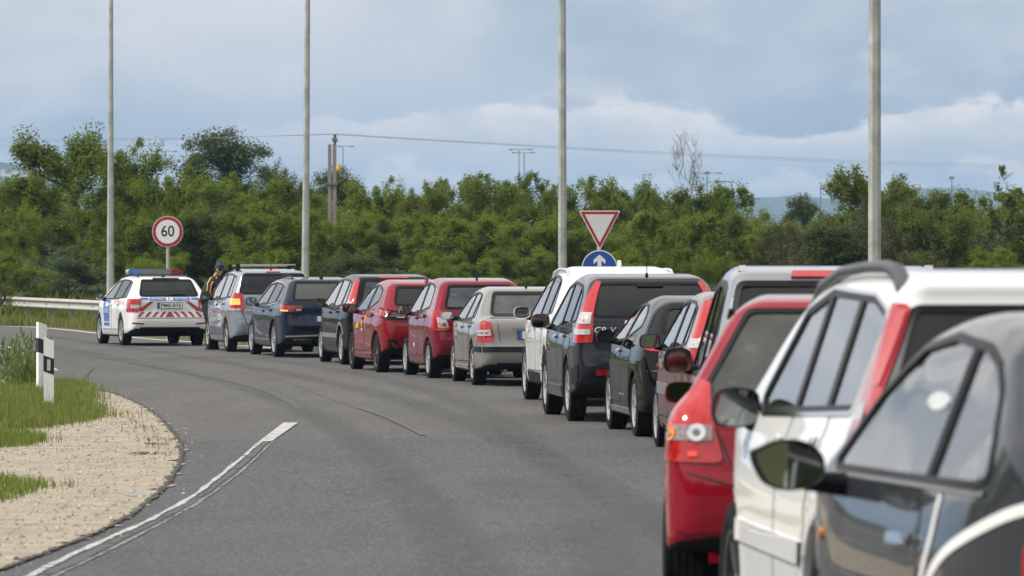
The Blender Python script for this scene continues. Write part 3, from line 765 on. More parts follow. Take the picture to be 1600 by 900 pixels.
o = c.panel('hazard_board', [(-.62, .61), (.62, .61), (.64, .735), (-.64, .735)], 'rear', 'white', .006, ds=.09)
for k in range(1, 5):
    for s in (1, -1):
        y = k * .155 * s; t = -.05 * s
        c.panel('hazard_stripe', [(y - .032 - t, .615), (y + .032 - t, .615), (y + .032 + t, .73), (y - .032 + t, .73)], 'rear', 'police_red', .010, parent=o, ds=.06)
c.panel('hazard_stripe', [(-.10, .615), (.10, .615), (.02, .73), (-.02, .73)], 'rear', 'police_red', .010, parent=o, ds=.06)
for s in (1, -1): c.panel('tailgate_stripe', [(.34 * s, .94), (.43 * s, .94), (.65 * s, .79), (.65 * s, .74), (.58 * s, .74)][::s], 'rear', 'police_red', .006, ds=.06)
for s in (1, -1): 
    o = c.panel('tailgate_band', [(.08 * s, .965), (.43 * s, .965), (.43 * s, 1.025), (.08 * s, 1.025)][::s], 'rear', 'police_blue', .007, ds=.07)
    c.text('band_lettering', 'RENDŐRSÉG', .050, .255 * s, .995, 'rear', 'white', .010, parent=o)
    c.panel('tailgate_band', [(.46 * s, .985), (.63 * s, .985), (.63 * s, 1.02), (.46 * s, 1.02)][::s], 'rear', 'police_blue', .007, ds=.07)
c.panel('maker_badge', [(.045 * math.cos(a), .995 + .042 * math.sin(a)) for a in np.linspace(0, 2 * PI, 13)[:-1]], 'rear', 'chrome', .012, ds=.04)
c.ribbon('tailgate_seam', [(.60, .60), (.64, .95)], .012, 'rear', 'ink', .002); c.ribbon('tailgate_seam', [(-.60, .60), (-.64, .95)], .012, 'rear', 'ink', .002)
c.ribbon('bumper_seam', [(-.80, .585), (.80, .585)], .012, 'rear', 'grey', .002)
c.panel('lower_bumper', [(-.70, .245), (.70, .245), (.64, .40), (-.64, .40)], 'rear', 'black', .012, ds=.09)
for s in (1, -1): c.panel('reflector', [(.56 * s, .455), (.80 * s, .475), (.80 * s, .505), (.56 * s, .485)][::s], 'rear', 'dark_red', .010, ds=.06)
c.panel('spoiler_lamp', [(-.30, 1.40), (.30, 1.40), (.27, 1.432), (-.27, 1.432)], 'rear', 'trim', .014, ds=.07)
wiper(c, .0, 1.06, -.34, 1.075); antenna(c, .8, 0, .06, fin=True)
roofrail(c, [.75, 1.0, 1.5, 2.0, 2.5, 2.75], .53, M['black'], .035)
c.mirrors(2.98, 1.02, M['black'])
b = MB(); x0 = 1.85 - c.ro
b.box((x0, 0, 1.505), (.18, .9, .03), mi=0); b.box((x0, 0, 1.565), (.26, .70, .09), mi=1); b.box((x0, 0, 1.618), (.24, 1.12, .02), mi=2); b.box((x0, 0, 1.522), (.27, 1.10, .02), mi=2)
bar_o = b.build('light_bar', [M['black'], M['bar_grey'], M['grey']], c.root)
for s, m_ in ((1, 'blue_lens'), (-1, 'dark_red')):
    o_ = CK([(.345, 1.515), (.58, 1.515), (.61, 1.55), (.57, 1.625), (.345, 1.63)], 1)
    b = MB(); b.prism([(s * u, v) for u, v in o_], x0 - .145, x0 + .145, 'x'); b.build('light_bar_lens', M[m_], bar_o, 50)
c.finish((188.5, 116.0, 153), 'five', 'alloy', .66)

# 2. silver people carrier with roof bars ----------------------------------------
L, H = 4.47, 1.635
pr = outline(L, H, [(.14, .28), (.02, .36), (-.005, .58), (.04, .70), (.06, 1.0)], (.26, 1.55), (.07, 1.12), [(.40, 1.62), (1.4, 1.655), (2.1, 1.63)], (2.75, 1.55), (3.6, 1.08), hood=1.0, nose=.74)
c = Car('people_carrier', 'silver-blue people carrier with two pale roof bars across its roof', 'car', L, 1.80, H, 2.70, .82, .325, pr, P_SILVER, belt=1.03, roofw=.70, h=.034)
dlo = CK([(.50, 1.10), (.58, 1.48), (1.2, 1.535), (2.0, 1.55), (2.6, 1.49), (3.35, 1.06), (3.2, 1.02), (1.9, 1.04)], 1)
c.windows(dlo, [(2.05, 1.95, .10), (1.05, .98, .09)], 'glass_mid')
c.endglass([(-.70, 1.155), (.70, 1.155), (.60, 1.55), (-.60, 1.55)], 'rear', 'glass_dark')
c.endglass([(-.66, 1.10), (.66, 1.10), (.56, 1.53), (-.56, 1.53)], 'front', 'glass', name='windscreen')
c.door('front_door', [(2.04, .34), (2.04, 1.02), (3.2, 1.01), (3.2, .34)], (2.2, .93))
c.door('rear_door', [(1.12, .36), (1.22, .70), (1.02, 1.03), (2.01, 1.02), (2.01, .34)], (1.3, .95))
ax = (.75, c.hw - .50)
c.light('tail_light', [(20, 1.17), (48, 1.19), (55, .82), (16, .82)], M['red_lens'], ax, subs=[('indicator', [(24, 1.06), (48, 1.06), (49, .94), (23, .94)], M['amber_lit']), ('clear_lens', [(22, .865), (50, .865), (50, .83), (22, .83)], M['clear_lens'])])
c.ribbon('tailgate_trim', [(-.62, .83), (.62, .83)], .03, 'rear', 'chrome', .012); c.ribbon('tailgate_seam', [(.64, 1.12), (.66, .80), (.56, .56)], .016, 'rear', 'ink', .002)
c.ribbon('bumper_seam', [(-.78, .66), (.78, .66)], .012, 'rear', 'grey', .003); c.ribbon('bumper_trim', [(-.76, .40), (.76, .40)], .035, 'rear', 'grey', .010)
for fl in (False, True): c.ribbon('side_moulding', [(1.16, .52), (3.15, .52)], .05, 'side', c.paint, .014, flip=fl)
c.plate(.72); c.panel('brake_lamp', [(-.14, 1.575), (.14, 1.575), (.13, 1.60), (-.13, 1.60)], 'rear', 'red_lens', .016, ds=.06)
wiper(c, 0, 1.16, -.36, 1.18); antenna(c, .62, 0, .16, .3); c.mirrors(3.02, 1.10, M['black'])
for x in (1.05, 2.15):
    P, _ = c.proj([(x, .58)], 'top'); zt = P[0, 2]
    b = MB(); b.box((x - c.ro, 0, zt + .105), (.065, 1.26, .028)); o = b.build('roof_bar', M['clear_lens'], c.root)
    for s in (1, -1): b = MB(); b.box((x - c.ro, s * .60, zt + .055), (.10, .09, .15), taper=.8); b.build('roof_bar_foot', M['black'], o)
c.finish((353, 108.1, 323), 'five', 'alloy_dirty', .66, floor=.38)

# 3. navy estate -------------------------------------------------------------------
L, H = 4.77, 1.49
pr = outline(L, H, [(.16, .28), (.04, .36), (-.005, .60), (.05, .72), (.045, .96)], (.50, 1.42), (.07, 1.03), [(.66, 1.475), (1.6, 1.51), (2.2, 1.49)], (2.85, 1.43), (3.65, 1.0))
c = Car('estate_car', 'dark navy blue estate car with an amber indicator lit and bright window edging', 'car', L, 1.83, H, 2.79, 1.06, .335, pr, P_NAVY, belt=.98, roofw=.67, h=.034)
dlo = CK([(.70, 1.05), (.86, 1.33), (1.25, 1.375), (2.0, 1.40), (2.6, 1.36), (3.35, .99), (3.3, .97), (1.9, .985)], 1)
c.windows(dlo, [(2.14, 2.04, .10), (1.22, 1.10, .08)], 'glass_mid', 'glass_dark', chrome=True)
c.endglass([(-.66, 1.07), (.66, 1.07), (.55, 1.42), (-.55, 1.42)], 'rear', 'glass_mid')
c.endglass([(-.62, 1.05), (.62, 1.05), (.53, 1.39), (-.53, 1.39)], 'front', 'glass', name='windscreen')
c.door('front_door', [(2.14, .36), (2.14, .97), (3.28, .96), (3.28, .36)], (2.32, .86))
c.door('rear_door', [(1.32, .38), (1.44, .72), (1.2, .98), (2.11, .97), (2.11, .36)], (1.5, .88))
ax = (.75, c.hw - .50)
c.light('tail_light', [(4, .97), (50, 1.0), (47, .87), (10, .85)], M['dark_red'], ax, subs=[('indicator', [(27, .895), (43, .90), (43, .875), (27, .868)], M['amber_lit']), ('clear_lens', [(7, .91), (16, .91), (16, .88), (9, .88)], M['clear_lens']), ('red_lens', [(18, .96), (45, .975), (46, .93), (18, .92)], M['red_lens'])])
for fl in (False, True):
    c.ribbon('sill_trim', [(1.38, .33), (3.35, .33)], .035, 'side', 'chrome', .008, flip=fl)
    c.panel('indicator', [(3.98, .80), (4.18, .78), (4.18, .85), (4.0, .87)], 'side', 'amber', .006, flip=fl) if 0 else None
c.ribbon('bumper_trim', [(-.80, .40), (-.3, .42), (.3, .42), (.80, .40)], .03, 'rear', 'chrome', .012)
c.panel('lower_bumper', [(-.74, .26), (.74, .26), (.76, .375), (-.76, .375)], 'rear', 'black', .008, ds=.09)
for s in (1, -1):
    o = c.panel('exhaust_trim', [(.28 * s, .285), (.60 * s, .285), (.68 * s, .36), (.34 * s, .36)][::s], 'rear', 'chrome', .018, ds=.07)
    c.panel('exhaust_opening', [(.32 * s, .30), (.57 * s, .30), (.63 * s, .345), (.36 * s, .345)][::s], 'rear', 'hole', .022, parent=o, ds=.07)
c.panel('tailgate_recess', [(-.55, .60), (.55, .60), (.62, .72), (.50, .83), (-.50, .83), (-.62, .72)], 'rear', c.paint, .012, ds=.08)
c.plate(.72); wiper(c, 0, 1.07, -.34, 1.09); antenna(c, .85, 0, .065, fin=True); roofrail(c, [.8, 1.05, 1.6, 2.1, 2.6, 2.85], .54, M['black'], .035)
c.mirrors(3.08, 1.03, M['black'], .22, .17)
c.finish((427, 102.5, 391), 'twin', 'alloy', .70)

# 4. black people carrier with tall red lights ----------------------------------------
L, H = 4.35, 1.565
pr = outline(L, H, [(.14, .30), (.02, .38), (-.005, .58), (.05, .70), (.06, 1.0)], (.34, 1.50), (.08, 1.08), [(.50, 1.555), (1.4, 1.585), (2.0, 1.565)], (2.6, 1.50), (3.5, 1.06), hood=.99, nose=.74)
c = Car('people_carrier', 'black people carrier with tall red rear lights and grey strips along its doors', 'car', L, 1.82, H, 2.64, .80, .32, pr, P_BLACK, belt=1.0, roofw=.70, h=.032)
dlo = CK([(.56, 1.06), (.68, 1.43), (1.2, 1.475), (1.9, 1.49), (2.5, 1.43), (3.28, 1.03), (3.1, .99), (1.8, 1.0)], 1)
c.windows(dlo, [(2.0, 1.9, .10), (1.08, .98, .09)], 'glass')
c.endglass([(-.62, 1.10), (.62, 1.10), (.52, 1.485), (-.52, 1.485)], 'rear', 'glass_mid')
c.endglass([(-.64, 1.08), (.64, 1.08), (.54, 1.47), (-.54, 1.47)], 'front', 'glass', name='windscreen')
c.door('front_door', [(2.0, .34), (2.0, .99), (3.12, .98), (3.12, .34)], (2.16, .90))
c.door('rear_door', [(1.10, .36), (1.20, .70), (1.0, 1.0), (1.97, .99), (1.97, .34)], (1.28, .92))
ax = (.80, c.hw - .50)
c.light('tail_light', [(23, 1.49), (36, 1.50), (49, .95), (23, .93)], M['red_lens'], ax, subs=[('clear_lens', [(27, 1.10), (41, 1.12), (41, 1.03), (27, 1.02)], M['clear_lens'])])
for fl in (False, True): c.ribbon('side_moulding', [(1.20, .50), (3.25, .50)], .075, 'side', 'grey', .014, flip=fl)
for fl in (False, True): c.ribbon('arch_trim', [(.80 + (c.Ra + .03) * math.cos(a), c.R + (c.Ra + .03) * math.sin(a)) for a in np.linspace(.35, 2.6, 14)], .05, 'side', 'grey', .010, flip=fl)
c.panel('brake_lamp', [(-.26, 1.505), (.26, 1.505), (.25, 1.53), (-.25, 1.53)], 'rear', 'red_lens', .014, ds=.07); c.plate(.80)
c.ribbon('bumper_seam', [(-.80, .66), (.80, .66)], .012, 'rear', 'grey', .002)
wiper(c, 0, 1.10, -.34, 1.12); c.mirrors(2.95, 1.07, M['black'])
c.finish((532, 95.2, 500), 'five', 'alloy', .70, floor=.36)

# 5. red hatchback with stickers -----------------------------------------------------------
L, H = 3.94, 1.50
pr = outline(L, H, [(.16, .32), (.06, .42), (.0, .60), (.03, .74), (.07, .92)], (.55, 1.40), (.20, 1.06), [(.62, 1.46), (1.2, 1.515), (1.75, 1.50)], (2.25, 1.43), (3.1, 1.02), hood=.95, nose=.72)
c = Car('hatchback', 'bright red hatchback with yellow stickers on its door and black-framed lights', 'car', L, 1.745, H, 2.56, .62, .315, pr, P_RED, belt=.98, roofw=.68, h=.03, flare=.028)
dlo = CK([(.92, 1.16), (1.0, 1.34), (1.35, 1.405), (1.75, 1.42), (2.2, 1.36), (2.9, .99), (2.7, .965), (1.7, 1.01)], 1)
c.windows(dlo, [(1.80, 1.66, .10)], 'glass', None)
c.endglass([(-.60, 1.09), (.60, 1.09), (.50, 1.40), (-.50, 1.40)], 'rear', 'glass_dark')
c.endglass([(-.60, 1.04), (.60, 1.04), (.52, 1.40), (-.52, 1.40)], 'front', 'glass', name='windscreen')
c.door('front_door', [(1.80, .34), (1.78, .98), (2.80, .965), (2.85, .34)], (1.96, .87))
c.door('rear_door', [(.98, .38), (1.06, .70), (.92, 1.02), (1.74, .99), (1.76, .34)], (1.12, .93))
ax = (.85, c.hw - .48)
c.light('tail_light', [(-2, .955), (30, 1.03), (50, 1.075), (45, .96), (28, .87), (-2, .85)], M['trim'], ax, off=.016, subs=[('red_lens', [(22, .985), (42, 1.035), (39, .94), (26, .90)], M['red_lens']), ('smoked_lens', [(2, .94), (20, .975), (22, .905), (4, .885)], M['smoke_lens']), ('clear_lens', [(5, .90), (14, .905), (14, .89), (5, .885)], M['clear_lens'])])
c.panel('tail_band', [(-.42, .86), (.42, .86), (.42, .95), (-.42, .95)], 'rear', 'trim', .014, ds=.08)
c.ribbon('tailgate_seam', [(.40, .86), (.36, .70), (.44, .56)], .014, 'rear', 'ink', .002)
for s in (1, -1):
    o = c.panel('reflector_frame', [(.48 * s, .36), (.70 * s, .40), (.74 * s, .56), (.60 * s, .52)][::s], 'rear', 'black', .012, ds=.06, round_=.025)
    c.panel('reflector', [(.54 * s, .41), (.66 * s, .43), (.69 * s, .51), (.62 * s, .49)][::s], 'rear', 'dark_red', .017, parent=o, ds=.06)
c.panel('lower_bumper', [(-.58, .32), (.58, .32), (.46, .46), (-.46, .46)], 'rear', 'black', .012, ds=.08)
for fl in (False, True):
    for x, z, w_, h_, m_ in ((2.62, .74, .075, .085, 'yellow'), (2.50, .74, .075, .085, 'yellow'), (2.38, .74, .075, .085, 'yellow'), (1.98, .82, .10, .05, 'sticker_orange'), (1.99, .77, .05, .10, 'yellow'), (1.98, .68, .13, .04, 'yellow'), (1.66, .86, .12, .13, 'sticker_orange'), (1.62, .73, .09, .10, 'sticker_blue'), (2.52, .63, .14, .05, 'sticker_blue'), (2.0, .74, .03, .16, 'sticker_blue')):
        c.panel('door_sticker', CK([(x - w_ / 2, z - h_ / 2), (x + w_ / 2, z - h_ / 2), (x + w_ / 2, z + h_ / 2), (x - w_ / 2, z + h_ / 2)], 1), 'side', m_, .0065, flip=fl, ds=.05)
    c.ribbon('sill', [(1.02, .26), (2.85, .26)], .07, 'side', c.paint, .014, flip=fl)
c.plate(.70); antenna(c, .72, -.02, .075, fin=True, m=P_RED); wiper(c, 0, 1.10, -.30, 1.12); c.mirrors(2.52, 1.03, M['black'], .23, .16, gap=.07)
c.finish((587, 88.8, 548), 'ten', 'alloy_dark', .70, seat_x=1.75)

# 6. crimson tall hatchback ----------------------------------------------------------------------
L, H = 3.62, 1.54
pr = outline(L, H, [(.14, .30), (.04, .38), (.0, .58), (.03, .70), (.05, .98)], (.34, 1.45), (.09, 1.06), [(.46, 1.52), (1.1, 1.56), (1.7, 1.54)], (2.15, 1.48), (2.85, 1.04), hood=.97, nose=.74)
c = Car('hatchback', 'crimson small hatchback with headrests showing through its clear rear window', 'car', L, 1.62, H, 2.43, .58, .295, pr, P_CRIMSON, belt=1.0, roofw=.71, h=.03)
dlo = CK([(.72, 1.10), (.80, 1.40), (1.1, 1.455), (1.6, 1.475), (2.05, 1.42), (2.72, 1.02), (2.5, .985), (1.5, 1.02)], 1)
c.windows(dlo, [(1.62, 1.52, .10)], 'glass')
c.endglass([(-.58, 1.08), (.58, 1.08), (.48, 1.44), (-.48, 1.44)], 'rear', 'glass')
c.endglass([(-.58, 1.06), (.58, 1.06), (.50, 1.44), (-.50, 1.44)], 'front', 'glass_clear', name='windscreen')
c.door('front_door', [(1.62, .34), (1.60, .99), (2.58, .98), (2.62, .34)], (1.78, .92))
c.door('rear_door', [(.90, .38), (.98, .68), (.84, 1.03), (1.57, 1.0), (1.58, .34)], (1.02, .96))
ax = (.75, c.hw - .48)
c.light('tail_light', [(26, 1.06), (48, 1.02), (49, .80), (28, .74), (13, .76), (19, .96)], M['red_lens'], ax, off=.02, subs=[('clear_lens', [(20, .94), (30, .95), (27, .79), (16, .79)], M['clear_lens']), ('red_lens', [(19, .86), (27, .86), (25, .80), (17, .80)], M['dark_red'])])
c.ribbon('bumper_seam', [(-.70, .70), (.70, .70)], .012, 'rear', 'dark_red', .002); c.plate(.78, w=.52)
c.panel('lower_bumper', [(-.62, .26), (.62, .26), (.60, .37), (-.60, .37)], 'rear', 'black', .008, ds=.08)
wiper(c, 0, 1.08, -.32, 1.10); antenna(c, .62, 0, .03, 1.); c.mirrors(2.40, 1.04, M['black'], .20, .15)
for fl in (False, True): c.panel('white_mark', [(1.90, .47), (1.97, .47), (1.97, .53), (1.90, .53)], 'side', 'white', .006, flip=fl, ds=.05)
c.finish((668, 84.5, 632), 'cover', 'alloy', .70, seat_x=1.55, floor=.36)

# 7. beige saloon --------------------------------------------------------------------------------------
L, H = 4.51, 1.43
pr = outline(L, H, [(.16, .26), (.03, .33), (-.01, .55), (.06, .63), (.05, .92), (.16, .985)], (1.02, 1.36), (.50, 1.00), [(1.22, 1.43), (1.9, 1.445), (2.4, 1.42)], (2.75, 1.37), (3.5, .98), hood=.90, nose=.70)
c = Car('saloon_car', 'beige saloon car with a clear rear window and dark strip across its bumper', 'car', L, 1.735, H, 2.51, 1.03, .315, pr, P_BEIGE, belt=.95, roofw=.68, h=.03, flare=.02)
dlo = CK([(1.02, 1.0), (1.28, 1.31), (1.6, 1.345), (2.1, 1.35), (2.6, 1.30), (3.28, .97), (3.1, .94), (2.0, .95)], 1)
c.windows(dlo, [(2.12, 2.02, .10), (1.34, 1.42, .05)], 'glass', None)
c.endglass([(-.62, 1.02), (.62, 1.02), (.52, 1.36), (-.52, 1.36)], 'rear', 'glass_clear', trim=.06)
c.endglass([(-.60, 1.0), (.60, 1.0), (.52, 1.34), (-.52, 1.34)], 'front', 'glass_clear', name='windscreen')
c.door('front_door', [(2.12, .34), (2.12, .94), (3.18, .93), (3.2, .34)], (2.28, .84))
c.door('rear_door', [(1.30, .36), (1.42, .68), (1.12, .96), (2.09, .94), (2.09, .34)], (1.42, .86))
ax = (.85, c.hw - .50)
c.light('tail_light', [(21, .93), (32, .955), (44, .88), (45, .64), (17, .64)], M['red_lens'], ax, off=.008, subs=[('clear_lens', [(21.5, .825), (42, .815), (42, .735), (20, .735)], M['clear_lens']), ('red_lens', [(20, .785), (42, .78), (42, .765), (20, .77)], M['dark_red'])])
c.ribbon('bumper_strip', [(-.82, .535), (.82, .535)], .075, 'rear', 'black', .014)
for fl in (False, True): c.ribbon('bumper_strip', [(.16, .535), (.60, .535)], .075, 'side', 'black', .014, flip=fl); c.ribbon('sill', [(1.40, .255), (3.2, .255)], .055, 'side', 'clear_lens', .010, flip=fl)
[c.ribbon('boot_seam', [(.57, .95), (.545, .72), (.52, .635)], .010, 'rear', 'ink', .002, flip=fl) for fl in (False, True)]; c.panel('boot_grip', [(-.36, .84), (.36, .84), (.34, .875), (-.34, .875)], 'rear', c.paint, .03, ds=.07)
c.panel('plate_recess', [(-.30, .68), (.30, .68), (.30, .81), (-.30, .81)], 'rear', 'grey', .004, ds=.07); c.plate(.745)
antenna(c, 1.30, 0, .24, -.12); exhaust(c, .10, .45, .22); c.mirrors(3.02, 1.0, M['grey'], .20, .12, gap=.09)
c.finish((737, 79.9, 707), 'seven', 'alloy_dirty', .68, seat_x=2.2)

M['galv_rail'] = mat('pale_roof_rail', (.55, .55, .55), .4, metal=.3)
# 8. white sport utility car -----------------------------------------------------------------------------
L, H = 4.75, 1.745
pr = outline(L, H, [(.16, .34), (.03, .44), (-.005, .62), (.04, .76), (.06, 1.04)], (.42, 1.65), (.10, 1.16), [(.58, 1.735), (1.5, 1.765), (2.1, 1.745)], (2.8, 1.65), (3.7, 1.14), hood=1.06, nose=.82, bz=.34, under=.24)
c = Car('sport_utility_car', 'white sport utility car with roof rails and a pointed white roof fin', 'car', L, 1.94, H, 2.80, .95, .36, pr, P_WHITE, belt=1.08, roofw=.68, h=.03, kr=.17)
dlo = CK([(.66, 1.18), (.86, 1.56), (1.3, 1.625), (1.9, 1.64), (2.6, 1.57), (3.4, 1.10), (3.2, 1.06), (1.8, 1.10)], 1)
c.windows(dlo, [(2.08, 1.98, .10), (1.15, 1.05, .08)], 'glass_mid', 'glass_dark')
c.endglass([(-.64, 1.18), (.64, 1.18), (.54, 1.56), (-.54, 1.56)], 'rear', 'glass_dark')
c.endglass([(-.64, 1.15), (.64, 1.15), (.54, 1.55), (-.54, 1.55)], 'front', 'glass', name='windscreen')
c.door('front_door', [(2.08, .42), (2.08, 1.07), (3.16, 1.06), (3.2, .42)], (2.26, .96)); c.door('rear_door', [(1.22, .44), (1.34, .78), (1.1, 1.10), (2.05, 1.08), (2.05, .42)], (1.4, .98))
for fl in (False, True):
    c.ribbon('sill_cladding', [(1.28, .335), (3.18, .335)], .13, 'side', 'black', .012, flip=fl)
c.light('tail_light', [(12, 1.10), (48, 1.12), (46, .92), (14, .90)], M['red_lens'], (.75, c.hw - .5)); c.plate(.80)
roofrail(c, [.62, .85, 1.3, 1.9, 2.5, 2.8], .66, M['galv_rail'], .045, .02); antenna(c, .85, 0, .095, fin=True, m=P_WHITE)
c.mirrors(2.92, 1.15, P_WHITE, .22, .17, gap=.06)
c.finish((851, 69.0, 819), 'five', 'alloy', .70, floor=.42)

# 9. graphite sport utility car ------------------------------------------------------------------------------
L, H = 4.53, 1.675
pr = outline(L, H, [(.16, .42), (.04, .50), (-.01, .62), (.03, .70), (.07, .80), (.07, 1.10)], (.46, 1.60), (.10, 1.20), [(.62, 1.66), (1.5, 1.69), (2.1, 1.67)], (2.7, 1.59), (3.55, 1.12), hood=1.06, nose=.84, bz=.36, under=.25)
c = Car('sport_utility_car', 'dark graphite sport utility car with tall red and white rear lights', 'car', L, 1.83, H, 2.62, 1.0, .355, pr, P_GRAPH, belt=1.05, roofw=.71, h=.026, flare=.022)
dlo = CK([(.62, 1.15), (.78, 1.44), (1.05, 1.54), (1.9, 1.585), (2.5, 1.52), (3.25, 1.09), (3.1, 1.04), (1.8, 1.07)], 1)
c.windows(dlo, [(2.08, 1.98, .10), (1.22, 1.10, .08)], 'glass_mid', 'glass_dark')
c.endglass([(-.68, 1.20), (.68, 1.20), (.58, 1.58), (-.58, 1.58)], 'rear', 'glass_dark', trim=.04)
c.endglass([(-.64, 1.15), (.64, 1.15), (.54, 1.56), (-.54, 1.56)], 'front', 'glass', name='windscreen')
c.door('front_door', [(2.08, .44), (2.08, 1.04), (3.16, 1.03), (3.2, .44)], (2.26, .95), M['chrome']); c.door('rear_door', [(1.30, .46), (1.44, .80), (1.12, 1.07), (2.05, 1.05), (2.05, .44)], (1.42, .97), M['chrome'])
ax = (.80, c.hw - .52)
c.light('tail_light', [(25, 1.59), (35, 1.60), (38, 1.30), (49, 1.10), (50, .91), (22, .91), (22, 1.12)], M['red_lens'], ax, off=.012, subs=[('clear_lens', [(24, 1.24), (38, 1.25), (44, 1.12), (24, 1.12)], M['clear_lens']), ('clear_lens', [(24, 1.06), (46, 1.06), (46, 1.0), (24, 1.0)], M['clear_lens'])])
c.panel('lower_bumper', [(-.80, .40), (.80, .40), (.84, .62), (.70, .64), (.56, .69), (-.56, .69), (-.70, .64), (-.84, .62)], 'rear', 'black', .012, ds=.08)
for fl in (False, True): c.panel('bumper_side', [(.16, .42), (.50, .44), (.52, .60), (.16, .66)], 'side', 'black', .010, flip=fl, ds=.07); c.ribbon('sill_cladding', [(1.40, .33), (3.18, .33)], .12, 'side', c.paint, .016, flip=fl)
for s in (1, -1): c.panel('reflector', [(.42 * s, .555), (.66 * s, .545), (.66 * s, .60), (.42 * s, .61)][::s], 'rear', 'red_lens', .02, ds=.06)
c.text('model_lettering', 'CR-V', .088, .55, 1.05, 'rear', 'chrome', .014, sx=1.25, slant=.25)
c.panel('plate_trim', [(-.34, 1.08), (.34, 1.08), (.32, 1.15), (-.32, 1.15)], 'rear', 'chrome', .035, ds=.07); c.plate(.98)
c.ribbon('tailgate_seam', [(.60, 1.18), (.60, .78)], .012, 'rear', 'ink', .002); c.ribbon('bumper_seam', [(-.62, .77), (.62, .77)], .012, 'rear', 'ink', .002)
c.panel('brake_lamp', [(-.15, 1.535), (.15, 1.535), (.14, 1.56), (-.14, 1.56)], 'rear', 'trim', .012, ds=.06)
antenna(c, .72, 0, .20, .03); c.mirrors(2.92, 1.12, M['grey'], .23, .18, gap=.06); c.panel('fuel_flap', [(.70, .82), (.86, .82), (.86, .96), (.70, .96)], 'side', c.paint, .004, ds=.06, round_=.03)
for xs in ([.75, 1.1, 1.6, 2.1, 2.6],):
    for s in (False, True): pass
c.finish((886, 62.3, 851), 'seven', 'alloy', .64, floor=.44)

# 10. black coupe-like hatchback --------------------------------------------------------------------------------------
L, H = 4.31, 1.46
pr = outline(L, H, [(.18, .28), (.05, .36), (.0, .58), (.04, .72), (.10, .92)], (.62, 1.37), (.26, 1.04), [(.80, 1.43), (1.5, 1.475), (2.0, 1.46)], (2.5, 1.39), (3.35, 1.0), hood=.93, nose=.70)
c = Car('hatchback', 'glossy black hatchback with a scraped door, its small rear window set high', 'car', L, 1.80, H, 2.58, .78, .325, pr, P_BLACK, belt=.98, roofw=.66, h=.026, flare=.03, kr=.16)
dlo = CK([(1.02, 1.15), (1.12, 1.29), (1.4, 1.36), (1.9, 1.385), (2.4, 1.32), (3.1, .98), (2.9, .955), (1.9, 1.0)], 1)
c.windows(dlo, [(2.02, 1.88, .10)], 'glass')
c.endglass([(-.64, 1.06), (.64, 1.06), (.54, 1.36), (-.54, 1.36)], 'rear', 'glass_dark', round_=1.6)
c.endglass([(-.60, 1.02), (.60, 1.02), (.52, 1.36), (-.52, 1.36)], 'front', 'glass', name='windscreen')
c.door('front_door', [(2.02, .34), (2.0, .98), (2.98, .955), (3.05, .34)], (2.16, .88), M['chrome']); c.door('rear_door', [(1.10, .38), (1.20, .70), (1.02, 1.06), (1.96, .99), (1.98, .34)], (1.3, .95))
c.light('tail_light', [(6, .93), (28, .99), (44, 1.03), (42, .95), (28, .90), (8, .885)], M['red_lens'], (.80, c.hw - .5), off=.012, subs=[('indicator', [(14, .935), (26, .965), (26, .93), (14, .91)], M['amber'])])
c.ribbon('bumper_seam', [(-.80, .70), (.80, .70)], .010, 'rear', 'grey', .002); c.plate(.50)
for k in range(5): c.ribbon('door_scratch', [(1.62 + k * .10, .40 + .012 * (k % 3)), (1.68 + k * .10, .425), (1.75 + k * .1, .40)], .012, 'side', 'grey', .006, ds=.04)
for fl in (False, True): c.ribbon('sill', [(1.12, .25), (3.0, .25)], .06, 'side', 'grey', .012, flip=fl)
c.mirrors(2.72, 1.02, P_BLACK, .19, .14, gap=.05, glassm='trim')
c.finish((990, 56.8, 950), 'five', 'alloy', .68)

# 11. wine red hatchback ----------------------------------------------------------------------------------------------------
L, H = 3.92, 1.53
pr = outline(L, H, [(.14, .30), (.03, .38), (.0, .56), (.04, .66), (.06, .98)], (.34, 1.46), (.09, 1.06), [(.48, 1.52), (1.2, 1.55), (1.8, 1.535)], (2.3, 1.47), (3.1, 1.02), hood=.95, nose=.72)
c = Car('hatchback', 'wine red hatchback with a grey strip along its side and tall red lights', 'car', L, 1.70, H, 2.49, .62, .305, pr, P_WINE, belt=.98, roofw=.70, h=.024)
dlo = CK([(.66, 1.06), (.76, 1.39), (1.1, 1.445), (1.75, 1.46), (2.25, 1.40), (2.95, 1.0), (2.7, .97), (1.6, .985)], 1)
c.windows(dlo, [(1.80, 1.70, .10), (1.02, .95, .06)], 'glass')
c.endglass([(-.60, 1.08), (.60, 1.08), (.50, 1.45), (-.50, 1.45)], 'rear', 'glass_mid'); c.endglass([(-.60, 1.04), (.60, 1.04), (.52, 1.43), (-.52, 1.43)], 'front', 'glass', name='windscreen')
c.door('front_door', [(1.80, .34), (1.80, .975), (2.80, .96), (2.82, .34)], (1.96, .88)); c.door('rear_door', [(.96, .38), (1.04, .70), (.92, .99), (1.77, .98), (1.77, .34)], (1.12, .90))
c.light('tail_light', [(24, 1.46), (38, 1.46), (51, .92), (24, .90)], M['red_lens'], (.78, c.hw - .5), off=.012, subs=[('clear_lens', [(26, 1.10), (44, 1.12), (45, 1.03), (26, 1.02)], M['clear_lens'])])
for fl in (False, True): c.ribbon('side_moulding', [(.98, .60), (3.45, .60)], .11, 'side', 'grey', .014, flip=fl); c.ribbon('bumper_strip', [(.12, .60), (.40, .60)], .10, 'side', 'grey', .012, flip=fl); c.panel('indicator', [(2.95, .80), (3.05, .80), (3.05, .83), (2.95, .83)], 'side', 'amber', .008, flip=fl, ds=.05)
